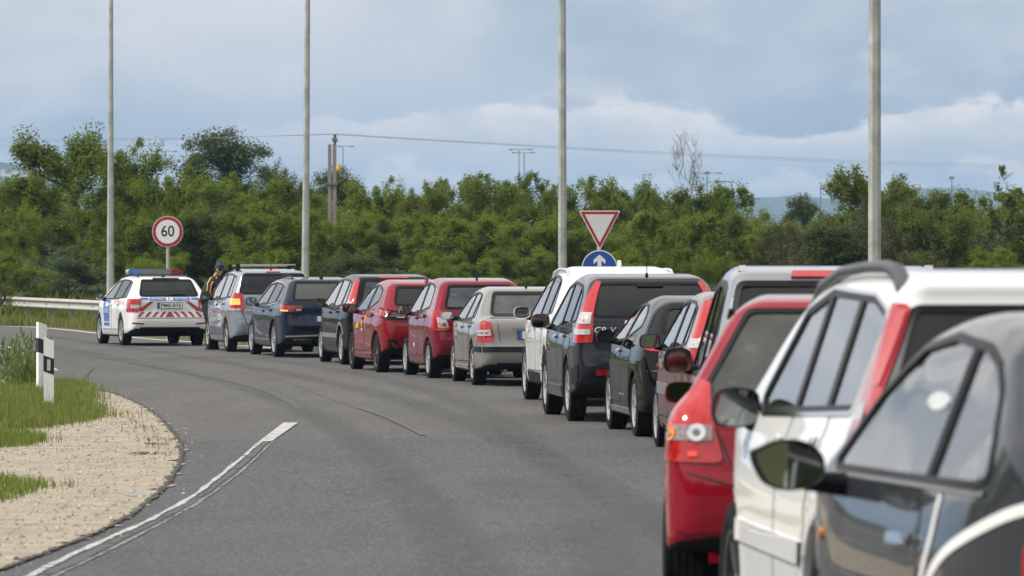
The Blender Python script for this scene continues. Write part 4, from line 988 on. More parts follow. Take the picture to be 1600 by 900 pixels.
c.ribbon('bumper_strip', [(-.78, .58), (.78, .58)], .10, 'rear', 'grey', .012); c.plate(.80); c.mirrors(2.62, 1.05, M['black'], .21, .15)
c.finish((1064, 51.2, 1024), 'cover', 'alloy', .70, seat_x=1.75)

# 12. silver van-like car ------------------------------------------------------------------------------------------------------
L, H = 4.42, 1.765
pr = outline(L, H, [(.14, .30), (.03, .38), (.0, .58), (.04, .70), (.06, 1.05)], (.44, 1.69), (.09, 1.16), [(.60, 1.755), (1.5, 1.785), (2.2, 1.765)], (2.8, 1.67), (3.55, 1.12), hood=1.02, nose=.78)
c = Car('people_carrier', 'tall silver people carrier with a wide dark rear window and high red brake lamp', 'car', L, 1.80, H, 2.68, .84, .32, pr, P_SILVER2, belt=1.06, roofw=.74, h=.024, kr=.09)
dlo = CK([(.62, 1.14), (.80, 1.58), (1.2, 1.65), (2.0, 1.665), (2.6, 1.60), (3.35, 1.10), (3.1, 1.05), (1.8, 1.07)], 1)
c.windows(dlo, [(2.05, 1.95, .10), (1.10, 1.02, .08)], 'glass_mid', 'glass_dark')
c.endglass([(-.74, 1.17), (.74, 1.17), (.64, 1.665), (-.64, 1.665)], 'rear', 'glass_dark', trim=.05); c.endglass([(-.66, 1.13), (.66, 1.13), (.58, 1.64), (-.58, 1.64)], 'front', 'glass', name='windscreen')
c.door('front_door', [(2.05, .34), (2.05, 1.05), (3.2, 1.04), (3.2, .34)], (2.2, .95), M['black']); c.door('rear_door', [(1.14, .36), (1.24, .70), (1.02, 1.07), (2.02, 1.05), (2.02, .34)], (1.3, .97), M['black'])
c.light('tail_light', [(22, 1.12), (46, 1.14), (48, .80), (20, .80)], M['red_lens'], (.78, c.hw - .5)); c.panel('brake_lamp', [(-.30, 1.69), (.30, 1.69), (.29, 1.725), (-.29, 1.725)], 'rear', 'red_lens', .02, ds=.06)
c.plate(.80); c.mirrors(3.0, 1.14, M['black'], .20, .18, gap=.03)
for s in (1, -1):
    P, _ = c.proj([(.72, .60)], 'top'); b = MB(); b.box((.72 - c.ro, s * .60, P[0, 2] + .008), (.16, .06, .035), taper=.7); b.build('roof_mount', M['clear_lens'], c.root)
wiper(c, 0, 1.19, -.38, 1.21)
c.finish((1094, 35.2, 1073), 'five', 'alloy', .66, floor=.40)

# 13. red small car -----------------------------------------------------------------------------------------------------------------
L, H = 3.85, 1.525
pr = outline(L, H, [(.16, .30), (.03, .36), (-.01, .62), (.05, .76), (.055, .90)], (.56, 1.47), (.12, .97), [(.70, 1.52), (1.3, 1.545), (1.8, 1.53)], (2.3, 1.45), (3.2, .98), hood=.90, nose=.70)
c = Car('hatchback', 'shiny cherry red hatchback with round orange and white lamps in its tail', 'car', L, 1.69, H, 2.45, .60, .30, pr, P_RED2, belt=.98, roofw=.56, h=.02, kr=.13, wsec=[(.15, .93), (.35, .985), (.58, 1.0), (.74, .98), (.93, .93), (1.06, .82), (1.525, .54)])
dlo = CK([(.66, 1.08), (.88, 1.38), (1.2, 1.44), (1.75, 1.455), (2.25, 1.38), (3.0, .98), (2.8, .955), (1.6, .98)], 1)
c.windows(dlo, [(1.80, 1.70, .10), (1.0, .96, .06)], 'glass_mid')
c.endglass([(-.65, 1.0), (.65, 1.0), (.41, 1.455), (-.41, 1.455)], 'rear', 'glass_clear', trim=.03); c.endglass([(-.56, 1.02), (.56, 1.02), (.38, 1.42), (-.38, 1.42)], 'front', 'glass_clear', name='windscreen')
c.door('front_door', [(1.80, .34), (1.80, .97), (2.84, .955), (2.85, .34)], (1.96, .87)); c.door('rear_door', [(.95, .38), (1.04, .70), (.90, .99), (1.77, .975), (1.77, .34)], (1.12, .89))
ax = (.72, c.hw - .5)
c.light('tail_light', [(26, 1.10), (34, 1.12), (46, .92), (50, .735), (14, .72), (18, .90)], M['red_lens'], ax, off=.010, ds=.04, subs=[('lamp_housing', [(19, .90), (42, .905), (43, .83), (18.5, .83)], mat('lamp_chrome', (.27, .19, .19), .15, coat=1., var=.35, scale=50))])
for o_ in [q for q in COL.objects if q.name.startswith('lamp_housing')]:
    fl = any(v.co.y < 0 for v in o_.data.vertices)
    for th, r_, m_ in ((36, .040, 'amber'), (24.5, .040, 'chrome')):
        for nm, kr_, mm, of in (('lamp_bowl', 1., m_, .018), ('lamp_bulb', .40, 'chrome' if m_ == 'amber' else 'grey', .024)):
            c.panel(nm, [(th + r_ * kr_ / .0118 * math.cos(a), .866 + r_ * kr_ * math.sin(a)) for a in np.linspace(0, 2 * PI, 15)[:-1]], 'corner', mm, of, parent=o_.parent, flip=fl, ds=.03, axis=ax)
c.light('brake_glow', [(24, .775), (27, .775), (27, .755), (24, .755)], M['red_lit'], ax, off=.02, ds=.03, round_=.006)
c.ribbon('tailgate_seam', [(.60, .97), (.52, .82), (.44, .62)], .010, 'rear', 'ink', .002); c.ribbon('bumper_seam', [(-.78, .70), (-.42, .60), (.42, .60), (.78, .70)], .009, 'rear', 'ink', .002)
c.ribbon('bumper_crease', [(-.8, .40), (.8, .40)], .02, 'rear', c.paint, .010); c.plate(.80); wiper(c, 0, 1.0, -.34, 1.02)
c.mirrors(2.62, 1.03, P_RED2, .18, .125, gap=.015); antenna(c, .78, .50, .03, 1.)
c.finish((1040, 26.6, 1071), 'five', 'alloy', .66, seat_x=1.7)

# 14. white crossover with dark roof rails -------------------------------------------------------------------------------------------
L, H = 4.10, 1.60
pr = outline(L, H, [(.14, .32), (.03, .40), (-.005, .58), (.04, .70), (.05, 1.04)], (.24, 1.49), (.07, 1.14), [(.22, 1.56), (.50, 1.59), (1.2, 1.605), (1.9, 1.59)], (2.5, 1.525), (3.25, 1.14), hood=1.06, nose=.80)
c = Car('crossover_car', 'warm white crossover car with thick dark roof rails and tall pinkish red lights', 'car', L, 1.75, H, 2.54, .70, .335, pr, P_CREAM, belt=1.08, roofw=.72, h=.018, kr=.085, wsec=[(.15, .92), (.32, .985), (.55, 1.0), (.74, .99), (.92, .945), (1.03, .895), (1.10, .868), (1.60, .69)])
dlo = CK([(.52, 1.10), (.36, 1.43), (.75, 1.49), (1.8, 1.515), (2.3, 1.44), (2.80, 1.10), (2.68, 1.055), (1.6, 1.075)], 1)
c.windows(dlo, [(1.88, 1.80, .09), (1.10, 1.04, .10)], 'glass', chrome=True, trim=.024)
c.endglass([(-.72, 1.12), (.72, 1.12), (.60, 1.46), (-.60, 1.46)], 'rear', 'glass_dark', trim=.04); c.endglass([(-.62, 1.06), (.62, 1.06), (.54, 1.52), (-.54, 1.52)], 'front', 'glass', name='windscreen')
c.door('front_door', [(1.88, .36), (1.88, 1.055), (2.94, 1.045), (2.94, .36)], (2.04, .95)); c.door('rear_door', [(1.02, .40), (1.10, .72), (.96, 1.07), (1.85, 1.06), (1.85, .36)], (1.18, .97))
M['pale_red'] = mat('faded_red_lens', (.38, .018, .028), .15, coat=1., var=.15, scale=18)
c.light('tail_light', [(24, 1.47), (34, 1.475), (39, 1.30), (51, 1.04), (54, .90), (36, .88), (29.5, 1.15)], M['pale_red'], (.72, c.hw - .5), off=.012, subs=[('clear_lens', [(35.5, 1.12), (45, 1.12), (46.5, 1.06), (36.5, 1.06)], M['clear_lens']), ('red_lens', [(25.5, 1.45), (29, 1.45), (34, 1.20), (30.5, 1.18)], mat('pink_lens', (.46, .075, .08), .15, coat=1.))])
for fl in (False, True): c.ribbon('side_moulding', [(1.10, .56), (2.95, .58)], .085, 'side', c.paint, .016, flip=fl)
M['rail'] = mat('anthracite_rail', (.055, .058, .062), .4, var=.15)
for s in (1, -1):
    P, _ = c.proj([(x, .60) for x in (.36, .50, .75, 1.2, 1.8, 2.3, 2.5)], 'top'); hs = (-.03, .035, .048, .045, .04, .02, -.02)
    b = MB(); b.tube([(p[0] - c.ro, s * p[1], p[2] + h_) for p, h_ in zip(P, hs)], [.030, .030, .024, .022, .022, .024, .026], 10); b.build('roof_rail', M['rail'], c.root, 70)
c.plate(.80); wiper(c, 0, 1.07, -.34, 1.09); c.mirrors(2.78, 1.06, M['black'], .20, .17, gap=.005)
c.finish((1285, 19.5, 1140), 'five', 'alloy_dark', .66, seat_x=1.85, floor=.38)

M['sign_grey'] = mat('oval_sticker_white', (.50, .52, .52), .5, var=.3, scale=40)
# 15. charcoal small car in front -------------------------------------------------------------------------------------------------------
L, H = 3.55, 1.49
pr = outline(L, H, [(.14, .28), (.03, .34), (.0, .52), (.05, .66), (.10, .95)], (.52, 1.385), (.18, 1.04), [(.72, 1.445), (1.15, 1.475), (1.65, 1.45)], (2.05, 1.375), (2.75, 1.0), hood=.92, nose=.72)
fp = [(0, .50), (.05, .68), (.22, .83), (.55, .935), (1.0, 1.0), (2.0, 1.0), (2.6, .97), (3.15, .86), (3.47, .62), (3.55, .3)]
c = Car('city_car', 'charcoal small city car with a white swoosh painted on its side, nearest the camera', 'car', L, 1.63, H, 2.30, .57, .29, pr, P_DARK, belt=.96, roofw=.72, h=.016, kr=.12, plan=fp)
dlo = CK([(.48, 1.0), (.50, 1.12), (.59, 1.25), (.72, 1.325), (.92, 1.37), (1.4, 1.395), (1.75, 1.36), (2.15, 1.21), (2.52, .985), (2.44, .965), (1.6, .97), (.6, .98)], 1)
c.windows(dlo, [(1.17, 1.04, .085)], 'glass', trim=.026, pill_m='black')
c.endglass([(-.52, 1.05), (.52, 1.05), (.44, 1.38), (-.44, 1.38)], 'rear', 'glass', trim=.04, round_=2); c.endglass([(-.56, 1.0), (.56, 1.0), (.50, 1.36), (-.50, 1.36)], 'front', 'glass_clear', name='windscreen')
c.door('door', [(1.13, .34), (1.15, .95), (2.40, .94), (2.48, .70), (2.42, .34)], (1.32, .80), M['chrome'])
c.light('tail_light', [(24, .86), (38, .85), (39, .66), (24, .64)], M['red_lens'], (.70, c.hw - .5), off=.02, ds=.04, round_=.05)
for fl in (False, True):
    c.ribbon('belt_strip', [(.50, .962), (2.45, .951)], .012, 'side', 'grey', .009, flip=fl)
    sw = chaikin([(.12, .955), (.30, .925), (.45, .885), (.62, .84), (.78, .795), (.92, .735), (1.01, .68), (1.11, .59), (1.17, .46)], 2, False)
    c.ribbon('painted_swoosh', sw, .034, 'side', 'white', .0045, flip=fl, ds=.05)
    c.ribbon('painted_swoosh', chaikin([(.92, .945), (.94, .90), (.97, .80), (1.05, .715), (1.13, .63), (1.17, .5)], 2, False), .030, 'side', 'white', .0048, flip=fl, ds=.05)
    c.text('door_lettering', 'ABY', .12, 1.85, .76, 'side', 'grey', .006, flip=fl, sx=1.1, slant=.2) if 0 else None
    c.panel('indicator', [(2.62, .73), (2.72, .73), (2.72, .77), (2.62, .77)], 'side', 'amber_lit' if 0 else 'amber', .010, flip=fl, ds=.04, round_=.025)
    P_, _ = c.proj([(1.28, 1.235)], 'side')
    c.panel('oval_sticker', [(1.36 + .14 * math.cos(a), 1.205 + .027 * math.sin(a)) for a in np.linspace(0, 2 * PI, 17)[:-1]], 'side', 'sign_grey', .0005, flip=fl, ds=.05) if not fl else None
    if 0:
        for x_, w_ in ((1.43, .05), (1.36, .06), (1.29, .05)): c.panel('sticker_lettering', [(x_ - w_ / 2, 1.193), (x_ + w_ / 2, 1.193), (x_ + w_ / 2, 1.217), (x_ - w_ / 2, 1.217)], 'side', 'grey', .0015, ds=.03)
c.mirrors(2.22, .985, M['black'], .235, .165, gap=.09, shape=[(-.46, -.30), (-.1, -.52), (.30, -.44), (.46, -.10), (.54, .26), (.44, .30), (.15, .50), (-.25, .46), (-.48, .15)], lower=0)
b = MB(); b.box((2.44 - c.ro, .50, 1.03), (.008, .16, .20), ry=.15); b.build('paper_sheet', M['white'], c.root)
c.finish((1505, 15.3, 1257), 'five', 'alloy', .66, seat_x=1.72)
# ------------------------------------------------------------------ ground, roads, markings
def sheet(name, outline_xy, lift, m, kind='structure', ds=3.0, label=None, cat=None, parent=None):
    """flat sheet draped on the ground; outline in world metres"""
    pts, tri, nb = fill2d(np.asarray(outline_xy, float), ds)
    V = np.c_[pts, gz(pts[:, 1]) + lift]
    F = [t if np.cross(pts[t[1]] - pts[t[0]], pts[t[2]] - pts[t[0]]) > 0 else t[::-1] for t in tri]
    return tag(mesh(name, V, F, m, parent, 180), label, cat, None, kind)
def px(pts): return [tuple(gp(*p))[:2] for p in pts]
G_grass = ground_mat('verge_soil', [(.055, .075, .022), (.085, .095, .035), (.11, .10, .055)], [1, .35, 2.2], .95, .5, 30)
A_old = ground_mat('old_asphalt', [(.080, .077, .073), (.094, .090, .085), (.066, .064, .061)], [1, .22, 1.1], .82, .35, 90, (1, .16, 1), .3, ((45., .50, .70, (.20, .19, .175), .8), (60., .54, .72, (.030, .029, .028), .8), (.5, .56, .72, (.055, .053, .052), .7), (.16, .52, .66, (.066, .064, .063), .6), (20., .52, .70, (.125, .12, .113), .5), (2.2, .66, .73, (.04, .039, .038), .55)))
A_new = ground_mat('new_asphalt', [(.066, .067, .070), (.077, .078, .080), (.055, .0565, .059)], [1, .25, 1.4], .80, .35, 100, (1, .16, 1), .3, ((50., .50, .70, (.17, .17, .172), .8), (62., .54, .72, (.022, .0225, .024), .8), (.6, .56, .72, (.044, .045, .047), .7), (.14, .52, .66, (.052, .053, .055), .6), (22., .52, .70, (.105, .105, .108), .5), (2.6, .66, .73, (.034, .034, .036), .55)))
G_gravel = ground_mat('gravel_ground', [(.325, .285, .22), (.395, .355, .285), (.235, .20, .155)], [1, .9, 2.6], .95, .35, 90, patches=((34., .52, .70, (.20, .16, .11), .7), (.9, .60, .72, (.24, .20, .15), .6), (50., .58, .72, (.52, .48, .41), .8)))
# one sheet out to the horizon, finer near the camera
ys = np.concatenate([[-8000, -3000, -1200, -500, -220, -110], np.arange(-60, 160, 4.), [180, 220, 300, 450, 700, 1100, 1800, 3000, 5000, 9000, 14000]])
xs = np.concatenate([[-9000, -3000, -1000, -400, -150], np.arange(-80, 81, 8.), [150, 400, 1000, 3000, 9000]])
gv = [(x, y, float(gz(y))) for y in ys for x in xs]; nx = len(xs)
gf = [[j * nx + i, j * nx + i + 1, (j + 1) * nx + i + 1, (j + 1) * nx + i] for j in range(len(ys) - 1) for i in range(nx - 1)]
tag(mesh('ground', gv, gf, G_grass, None, 180), kind='structure')
# far/right edge of the carriageway: past the police car, then down the far side of the queue
cars = [o for o in S.objects if o.type == 'EMPTY' and o.get('category') and o.get('group', '').startswith('cars queuing')]
right = []
for o in cars:
    wv = o.location + Matrix.Rotation(o.rotation_euler.z, 3, 'Z') @ Vector((1.2, -1.75, 0)); right.append((wv.x, wv.y))
right.sort(key=lambda p: -p[1])
right = [right[0]] + [((a[0] + b[0] + c_[0]) / 3, b[1]) for a, b, c_ in zip(right[:-2], right[1:-1], right[2:])] + [right[-1]]
far = [tuple(at(-900, 172))[:2], tuple(at(-300, 158))[:2]] + px([(0, 508.5), (80, 512), (150, 518.5)]) + [tuple(at(215, 128))[:2]]
edge = chaikin(far + [p for p in right if p[1] < 118] + [(3.2, 5), (3.6, -40)], 2, False)
road = list(map(tuple, edge)) + [(-60, -40), (-60, 150)]
sheet('road', road, .004, A_old, ds=4.0)
# newer surfacing in the foreground
near = px([(-420, 690), (0, 695), (330, 689), (560, 686), (800, 682), (1010, 680), (1120, 676)])
sheet('road_resurfacing', near + [(3.0, 30), (3.1, 5), (3.5, -35), (-30, -35), (-30, near[0][1])], .008, A_new, ds=3.0)
# gravelled and grassed traffic island, broken asphalt edge
isl = [(-500, 600), (-200, 594), (0, 594), (90, 600), (140, 607), (150, 611), (182, 617), (226, 637), (255, 660), (279, 690), (284, 716), (262, 757), (218, 797), (150, 836), (62, 869), (-20, 900), (-260, 990), (-700, 1000)]
ip = resample(chaikin(px(isl), 1), .22); ip = ip + rng.normal(0, .028, ip.shape) + .07 * np.c_[np.sin(np.arange(len(ip)) * .9) * np.sin(np.arange(len(ip)) * .23), np.cos(np.arange(len(ip)) * .61)]
sheet('gravel_island', ip, .016, G_gravel, ds=.8)
# dark crumbled lip of asphalt round the island
lipm = ground_mat('tar_edge', [(.045, .043, .040), (.075, .070, .063)], [1, 5.], .9, .6, 60)
lp = resample(chaikin(px(isl[4:17]), 1, False), .16, False); t_ = np.gradient(lp, axis=0); t_ /= np.linalg.norm(t_, axis=1)[:, None]; nn = np.c_[t_[:, 1], -t_[:, 0]]
wo = .02 + rng.random(len(lp)) * .06; A_ = lp - nn * (.02 + .03 * rng.random((len(lp), 1))); B_ = lp - nn * -1 * wo[:, None] * 1
v_ = np.vstack([A_, B_]); v_ = np.c_[v_, gz(v_[:, 1]) + np.r_[np.full(len(A_), .021), np.full(len(B_), .0125)]]; n_ = len(lp)
tag(mesh('asphalt_edge', v_, [[i, i + 1, n_ + i + 1, n_ + i] for i in range(n_ - 1)], lipm, None, 180), kind='structure')
# painted lines
def stripe(name, pts, w, m, lift=.012, smooth=2):
    p = resample(chaikin(np.array(pts, float), smooth, False), .5, False); t = np.gradient(p, axis=0); t /= np.linalg.norm(t, axis=1)[:, None]; n = np.c_[-t[:, 1], t[:, 0]]
    a, b = p + n * w / 2, p - n * w / 2; v = np.vstack([a, b]); v = np.c_[v, gz(v[:, 1]) + lift]; k = len(p)
    return tag(mesh(name, v, [[i, i + 1, k + i + 1, k + i] for i in range(k - 1)], m, None, 180), kind='structure')
L_white = worn('road_paint', (.58, .575, .56), (.11, .11, .108), 11., .36, .60, .95)
L_worn = worn('worn_road_paint', (.40, .395, .385), (.078, .078, .078), 9., .42, .64, .85)
L_faint = worn('faded_road_paint', (.108, .104, .098), (.080, .077, .072), 5., .42, .66, .7)
def quad(name, pts, m, lift):
    tag(mesh(name, [tuple(gp(*p) + Vector((0, 0, lift))) for p in pts], [list(range(len(pts)))], m), kind='structure')
quad('lane_line', [(443, 662), (466, 662), (425, 691), (404, 692)], L_white, .014)
def two(name, up, lo, m, lift=.014, chip=1.):
    U = resample(chaikin(px(up), 1, False), .12, False); n = len(U); Lo = resample(chaikin(px(lo), 1, False), .12, False)
    Lo = np.array([Lo[min(int(round(i * (len(Lo) - 1) / (n - 1))), len(Lo) - 1)] for i in range(n)])
    r_ = np.convolve(rng.random(n + 8), np.ones(9) / 9, 'valid')[:, None]; U, Lo = U + (Lo - U) * (r_ - .42) * 1.1 * chip, Lo + (U - Lo) * (rng.random((n, 1)) * .22 + (r_[::-1] - .42)) * chip
    gap = np.convolve(rng.random(n + 2), np.ones(3) / 3, 'valid') < .235 * chip
    v = np.vstack([U, Lo]); v = np.c_[v, gz(v[:, 1]) + lift]
    tag(mesh(name, v, [[i, i + 1, n + i + 1, n + i] for i in range(n - 1) if not gap[i]], m, None, 180), kind='structure')
two('lane_line', [(404, 692), (350, 736), (300, 776), (200, 828), (130, 858), (38, 902), (-30, 932)], [(412, 692), (360, 736), (312, 776), (214, 828), (146, 858), (62, 902), (-4, 932)], L_white)
two('lane_line', [(424, 692), (380, 735), (326, 776), (243, 823), (168, 862), (84, 902), (20, 932)], [(428, 692), (385, 735), (333, 776), (250, 823), (176, 862), (94, 902), (34, 932)], L_worn)
two('lane_line', [(412, 692), (362, 736), (314, 776), (216, 828), (148, 858), (64, 902), (-2, 932)], [(422, 692), (378, 735), (324, 776), (241, 823), (166, 862), (82, 902), (18, 932)], worn('ghost_paint', (.10, .10, .10), (.060, .061, .063), 9., .42, .66, .7), .0125)
stripe('edge_line', px([(-300, 505), (0, 539), (28, 548), (60, 564), (85, 580)]), .15, L_white)
stripe('faded_line', px([(-60, 528), (40, 538), (110, 550), (220, 569), (330, 590), (410, 608), (450, 626), (470, 640)]), .13, L_faint, .009)
stripe('edge_line', [p + np.array((-.28, -.10)) for p in edge[2:-6]], .15, worn('edge_paint', (.66, .64, .60), (.16, .15, .14), 9., .36, .5, .95), .010, 0)
tar = ground_mat('crack_sealant', [(.048, .046, .044), (.064, .062, .059)], [1, 4.], .7, .3, 60)
def crack(pts, w, lift=.0128):
    p = resample(px(pts), .12, False); p = p + rng.normal(0, .02, p.shape); t = np.gradient(p, axis=0); t /= np.linalg.norm(t, axis=1)[:, None]; n = np.c_[-t[:, 1], t[:, 0]]; ww = (w * (.5 + rng.random(len(p))))[:, None]
    v = np.vstack([p + n * ww / 2, p - n * ww / 2]); v = np.c_[v, gz(v[:, 1]) + lift]; k = len(p)
    tag(mesh('road_crack', v, [[i, i + 1, k + i + 1, k + i] for i in range(k - 1)], tar, None, 180), kind='structure')
crack([(384, 573), (400, 583), (432, 594), (470, 606), (520, 626), (570, 643), (610, 660), (662, 682)], .008)
crack([(205, 628), (300, 625), (380, 620)], .02); crack([(126, 598), (146, 576)], .02)
stripe('faded_line', px([(560, 638), (610, 655), (662, 682)]), .05, L_faint, .0132)
# tyre-polished tracks and a darker repair
def soft(name, path, w, col, am):
    m_ = bpy.data.materials.new(name); m_.use_nodes = True; nt = m_.node_tree; N, Lk = nt.nodes, nt.links; b = N['Principled BSDF']; b.inputs['Base Color'].default_value = (*col, 1); b.inputs['Roughness'].default_value = .6
    at_ = N.new('ShaderNodeAttribute'); at_.attribute_name = 'fade'; geo = N.new('ShaderNodeNewGeometry'); t = N.new('ShaderNodeTexNoise'); t.inputs['Scale'].default_value = 1.6; t.inputs['Detail'].default_value = 6; Lk.new(geo.outputs['Position'], t.inputs['Vector'])
    mu = N.new('ShaderNodeMath'); mu.operation = 'MULTIPLY'; Lk.new(at_.outputs['Fac'], mu.inputs[0]); Lk.new(t.outputs[0], mu.inputs[1]); m2 = N.new('ShaderNodeMath'); m2.operation = 'MULTIPLY'; Lk.new(mu.outputs[0], m2.inputs[0]); m2.inputs[1].default_value = am * 2
    Lk.new(m2.outputs[0], b.inputs['Alpha'])
    p = resample(chaikin(np.array(path, float), 2, False), .8, False); t_ = np.gradient(p, axis=0); t_ /= np.linalg.norm(t_, axis=1)[:, None]; n = np.c_[-t_[:, 1], t_[:, 0]]; k = len(p)
    rows = [p + n * w * s for s in (.5, .22, -.22, -.5)]; v = np.vstack(rows); v = np.c_[v, gz(v[:, 1]) + .0115]
    o = mesh(name, v, [[r * k + i, r * k + i + 1, (r + 1) * k + i + 1, (r + 1) * k + i] for r in range(3) for i in range(k - 1)], m_, None, 180); tag(o, kind='structure')
    end = np.clip(np.minimum(np.arange(k), k - 1 - np.arange(k)) / 4, 0, 1); a_ = o.data.attributes.new('fade', 'FLOAT', 'POINT'); a_.data.foreach_set('value', np.r_[end * 0, end, end, end * 0].astype(np.float32))
tp = np.array(px([(800, 1000), (690, 820), (610, 730), (540, 675), (470, 637), (380, 604), (250, 574), (120, 549), (-40, 524)])); tn = np.gradient(tp, axis=0); tn /= np.linalg.norm(tn, axis=1)[:, None]; tn = np.c_[-tn[:, 1], tn[:, 0]]
for of in (0, -1.55): soft('tyre_track', tp + tn * of, .60, (.036, .036, .037), .17)
tq = np.array(px([(1010, 1000), (930, 820), (860, 720), (780, 655), (690, 615), (590, 590), (480, 571), (380, 558)])); 
for of in (0, 1.5): soft('tyre_track', tq + (of, 0), .55, (.036, .036, .037), .12)
soft('road_repair', px([(262, 558), (300, 560), (345, 562)]), 6.0, (.040, .039, .039), .35)
soft('oil_stain', px([(760, 742), (790, 760), (808, 782)]), .7, (.030, .030, .031), .2)
# wet spots on the gravel
puddle = mat('puddle', (.10, .085, .065), .04, spec=.6)
for (x, y, rx, rz) in ((225, 711, 34, 2.2), (246, 696, 22, 1.6), (213, 778, 20, 1.8)):
    n = 18; pp = [(x + rx * math.cos(a) * random.uniform(.6, 1.1), y + rz * math.sin(a) * random.uniform(.6, 1.1)) for a in np.linspace(0, 2 * PI, n + 1)[:-1]]
    tag(mesh('puddle', [tuple(gp(*p) + Vector((0, 0, .020))) for p in pp], [list(range(n))], puddle), kind='structure')
# loose stones
def stones(n, poly, smin, smax, cols):
    P = []; lo, hi = np.min(poly, 0), np.max(poly, 0)
    lo = np.maximum(lo, (-6.5, 24)); hi = np.minimum(hi, (0, 72))
    while len(P) < n:
        q = lo + rng.random((n, 2)) * (hi - lo); P += q[inpoly(q, poly)].tolist()
    P = np.array(P[:n]); s = smin + (smax - smin) * rng.random(n) ** 3.5
    base = np.array([(1, 0, 0), (-1, 0, 0), (0, 1, 0), (0, -1, 0), (0, 0, .8), (0, 0, -.5)]); tri = np.array([(0, 2, 4), (2, 1, 4), (1, 3, 4), (3, 0, 4), (2, 0, 5), (1, 2, 5), (3, 1, 5), (0, 3, 5)])
    V = base[None] * s[:, None, None] * (.6 + .8 * rng.random((n, 6, 1))); a = rng.random(n) * 6.28
    ca, sa = np.cos(a)[:, None], np.sin(a)[:, None]; V = np.stack([V[..., 0] * ca - V[..., 1] * sa, V[..., 0] * sa + V[..., 1] * ca, V[..., 2]], -1)
    V += np.c_[P, gz(P[:, 1]) + .018][:, None, :]; F = tri[None] + 6 * np.arange(n)[:, None, None]
    return V.reshape(-1, 3), F.reshape(-1, 3), rng.integers(0, cols, n).repeat(8)
ipoly = np.array(px(isl))
v_, f_, i_ = stones(12000, ipoly, .004, .024, 3)
tag(mesh('gravel', v_, f_, [mat('pale_stone', (.43, .385, .31), .9), mat('grey_stone', (.24, .20, .16), .9), mat('brown_stone', (.38, .30, .20), .9)], None, None, i_), kind='stuff', label=None)

sp_ = inset(np.array(px(isl)), -.22); v_, f_, i_ = stones(1500, sp_, .004, .020, 3); ins = inpoly(v_[:, :2].reshape(-1, 6, 2).mean(1), ipoly)
ok = ~ins[np.arange(len(f_)) // 8]; tag(mesh('gravel', v_ - (0, 0, .010), f_[ok], [M_ for M_ in bpy.data.objects['gravel'].data.materials], None, None, i_[ok]), kind='stuff')
# ------------------------------------------------------------------ grass
def leaf_mat(name, cols, trans=.35, rough=.55, pr=.5):
    m_ = bpy.data.materials.new(name); m_.use_nodes = True; nt = m_.node_tree; N, Lk = nt.nodes, nt.links; N.clear()
    geo = N.new('ShaderNodeNewGeometry'); oi = N.new('ShaderNodeObjectInfo')
    rp = N.new('ShaderNodeValToRGB'); rp.color_ramp.elements.remove(rp.color_ramp.elements[0])
    els = rp.color_ramp.elements; els[0].position = 0; els[0].color = (*cols[0], 1)
    for i, c_ in enumerate(cols[1:]): e = els.new((i + 1) / (len(cols) - 1)); e.color = (*c_, 1)
    ad = N.new('ShaderNodeMath'); ad.operation = 'MULTIPLY_ADD'; Lk.new(geo.outputs['Random Per Island'], ad.inputs[0]); ad.inputs[1].default_value = 1 - pr
    mu = N.new('ShaderNodeMath'); mu.operation = 'MULTIPLY'; Lk.new(oi.outputs['Random'], mu.inputs[0]); mu.inputs[1].default_value = pr; Lk.new(mu.outputs[0], ad.inputs[2]); Lk.new(ad.outputs[0], rp.inputs[0])
    di = N.new('ShaderNodeBsdfPrincipled'); Lk.new(rp.outputs[0], di.inputs['Base Color']); di.inputs['Roughness'].default_value = rough; di.inputs['Specular IOR Level'].default_value = .3
    tl = N.new('ShaderNodeBsdfTranslucent'); hs = N.new('ShaderNodeHueSaturation'); hs.inputs['Saturation'].default_value = 1.15; hs.inputs['Value'].default_value = 1.55; Lk.new(rp.outputs[0], hs.inputs['Color']); Lk.new(hs.outputs[0], tl.inputs[0])
    mx = N.new('ShaderNodeMixShader'); mx.inputs[0].default_value = trans; Lk.new(di.outputs[0], mx.inputs[1]); Lk.new(tl.outputs[0], mx.inputs[2])
    o = N.new('ShaderNodeOutputMaterial'); Lk.new(mx.outputs[0], o.inputs[0]); return m_
M_grass = leaf_mat('grass_blades', [(.075, .115, .02), (.115, .16, .03), (.16, .20, .045), (.19, .22, .06)], .35, pr=.0)
M_dry = leaf_mat('dry_grass', [(.07, .11, .02), (.13, .16, .035), (.24, .21, .09), (.16, .16, .05)], .3, pr=.0)
def blades(P, h, w, lean=.5):
    n = len(P); a = rng.random(n) * 6.28; hh = h * (.45 + .75 * rng.random(n)); ln = lean * hh * (rng.random(n)); b = rng.random(n) * 6.28
    dx, dy = np.cos(a) * w / 2, np.sin(a) * w / 2; lx, ly = np.cos(b) * ln, np.sin(b) * ln; z0 = P[:, 2]
    V = np.stack([np.c_[P[:, 0] - dx, P[:, 1] - dy, z0 - .01], np.c_[P[:, 0] + dx, P[:, 1] + dy, z0 - .01],
                  np.c_[P[:, 0] + lx * .35 + dx * .7, P[:, 1] + ly * .35 + dy * .7, z0 + hh * .6], np.c_[P[:, 0] + lx * .35 - dx * .7, P[:, 1] + ly * .35 - dy * .7, z0 + hh * .6], np.c_[P[:, 0] + lx, P[:, 1] + ly, z0 + hh]], 1)
    k = 5 * np.arange(n); F = [[i, i + 1, i + 2, i + 3] for i in k] + [[i + 3, i + 2, i + 4] for i in k]
    return V.reshape(-1, 3), F
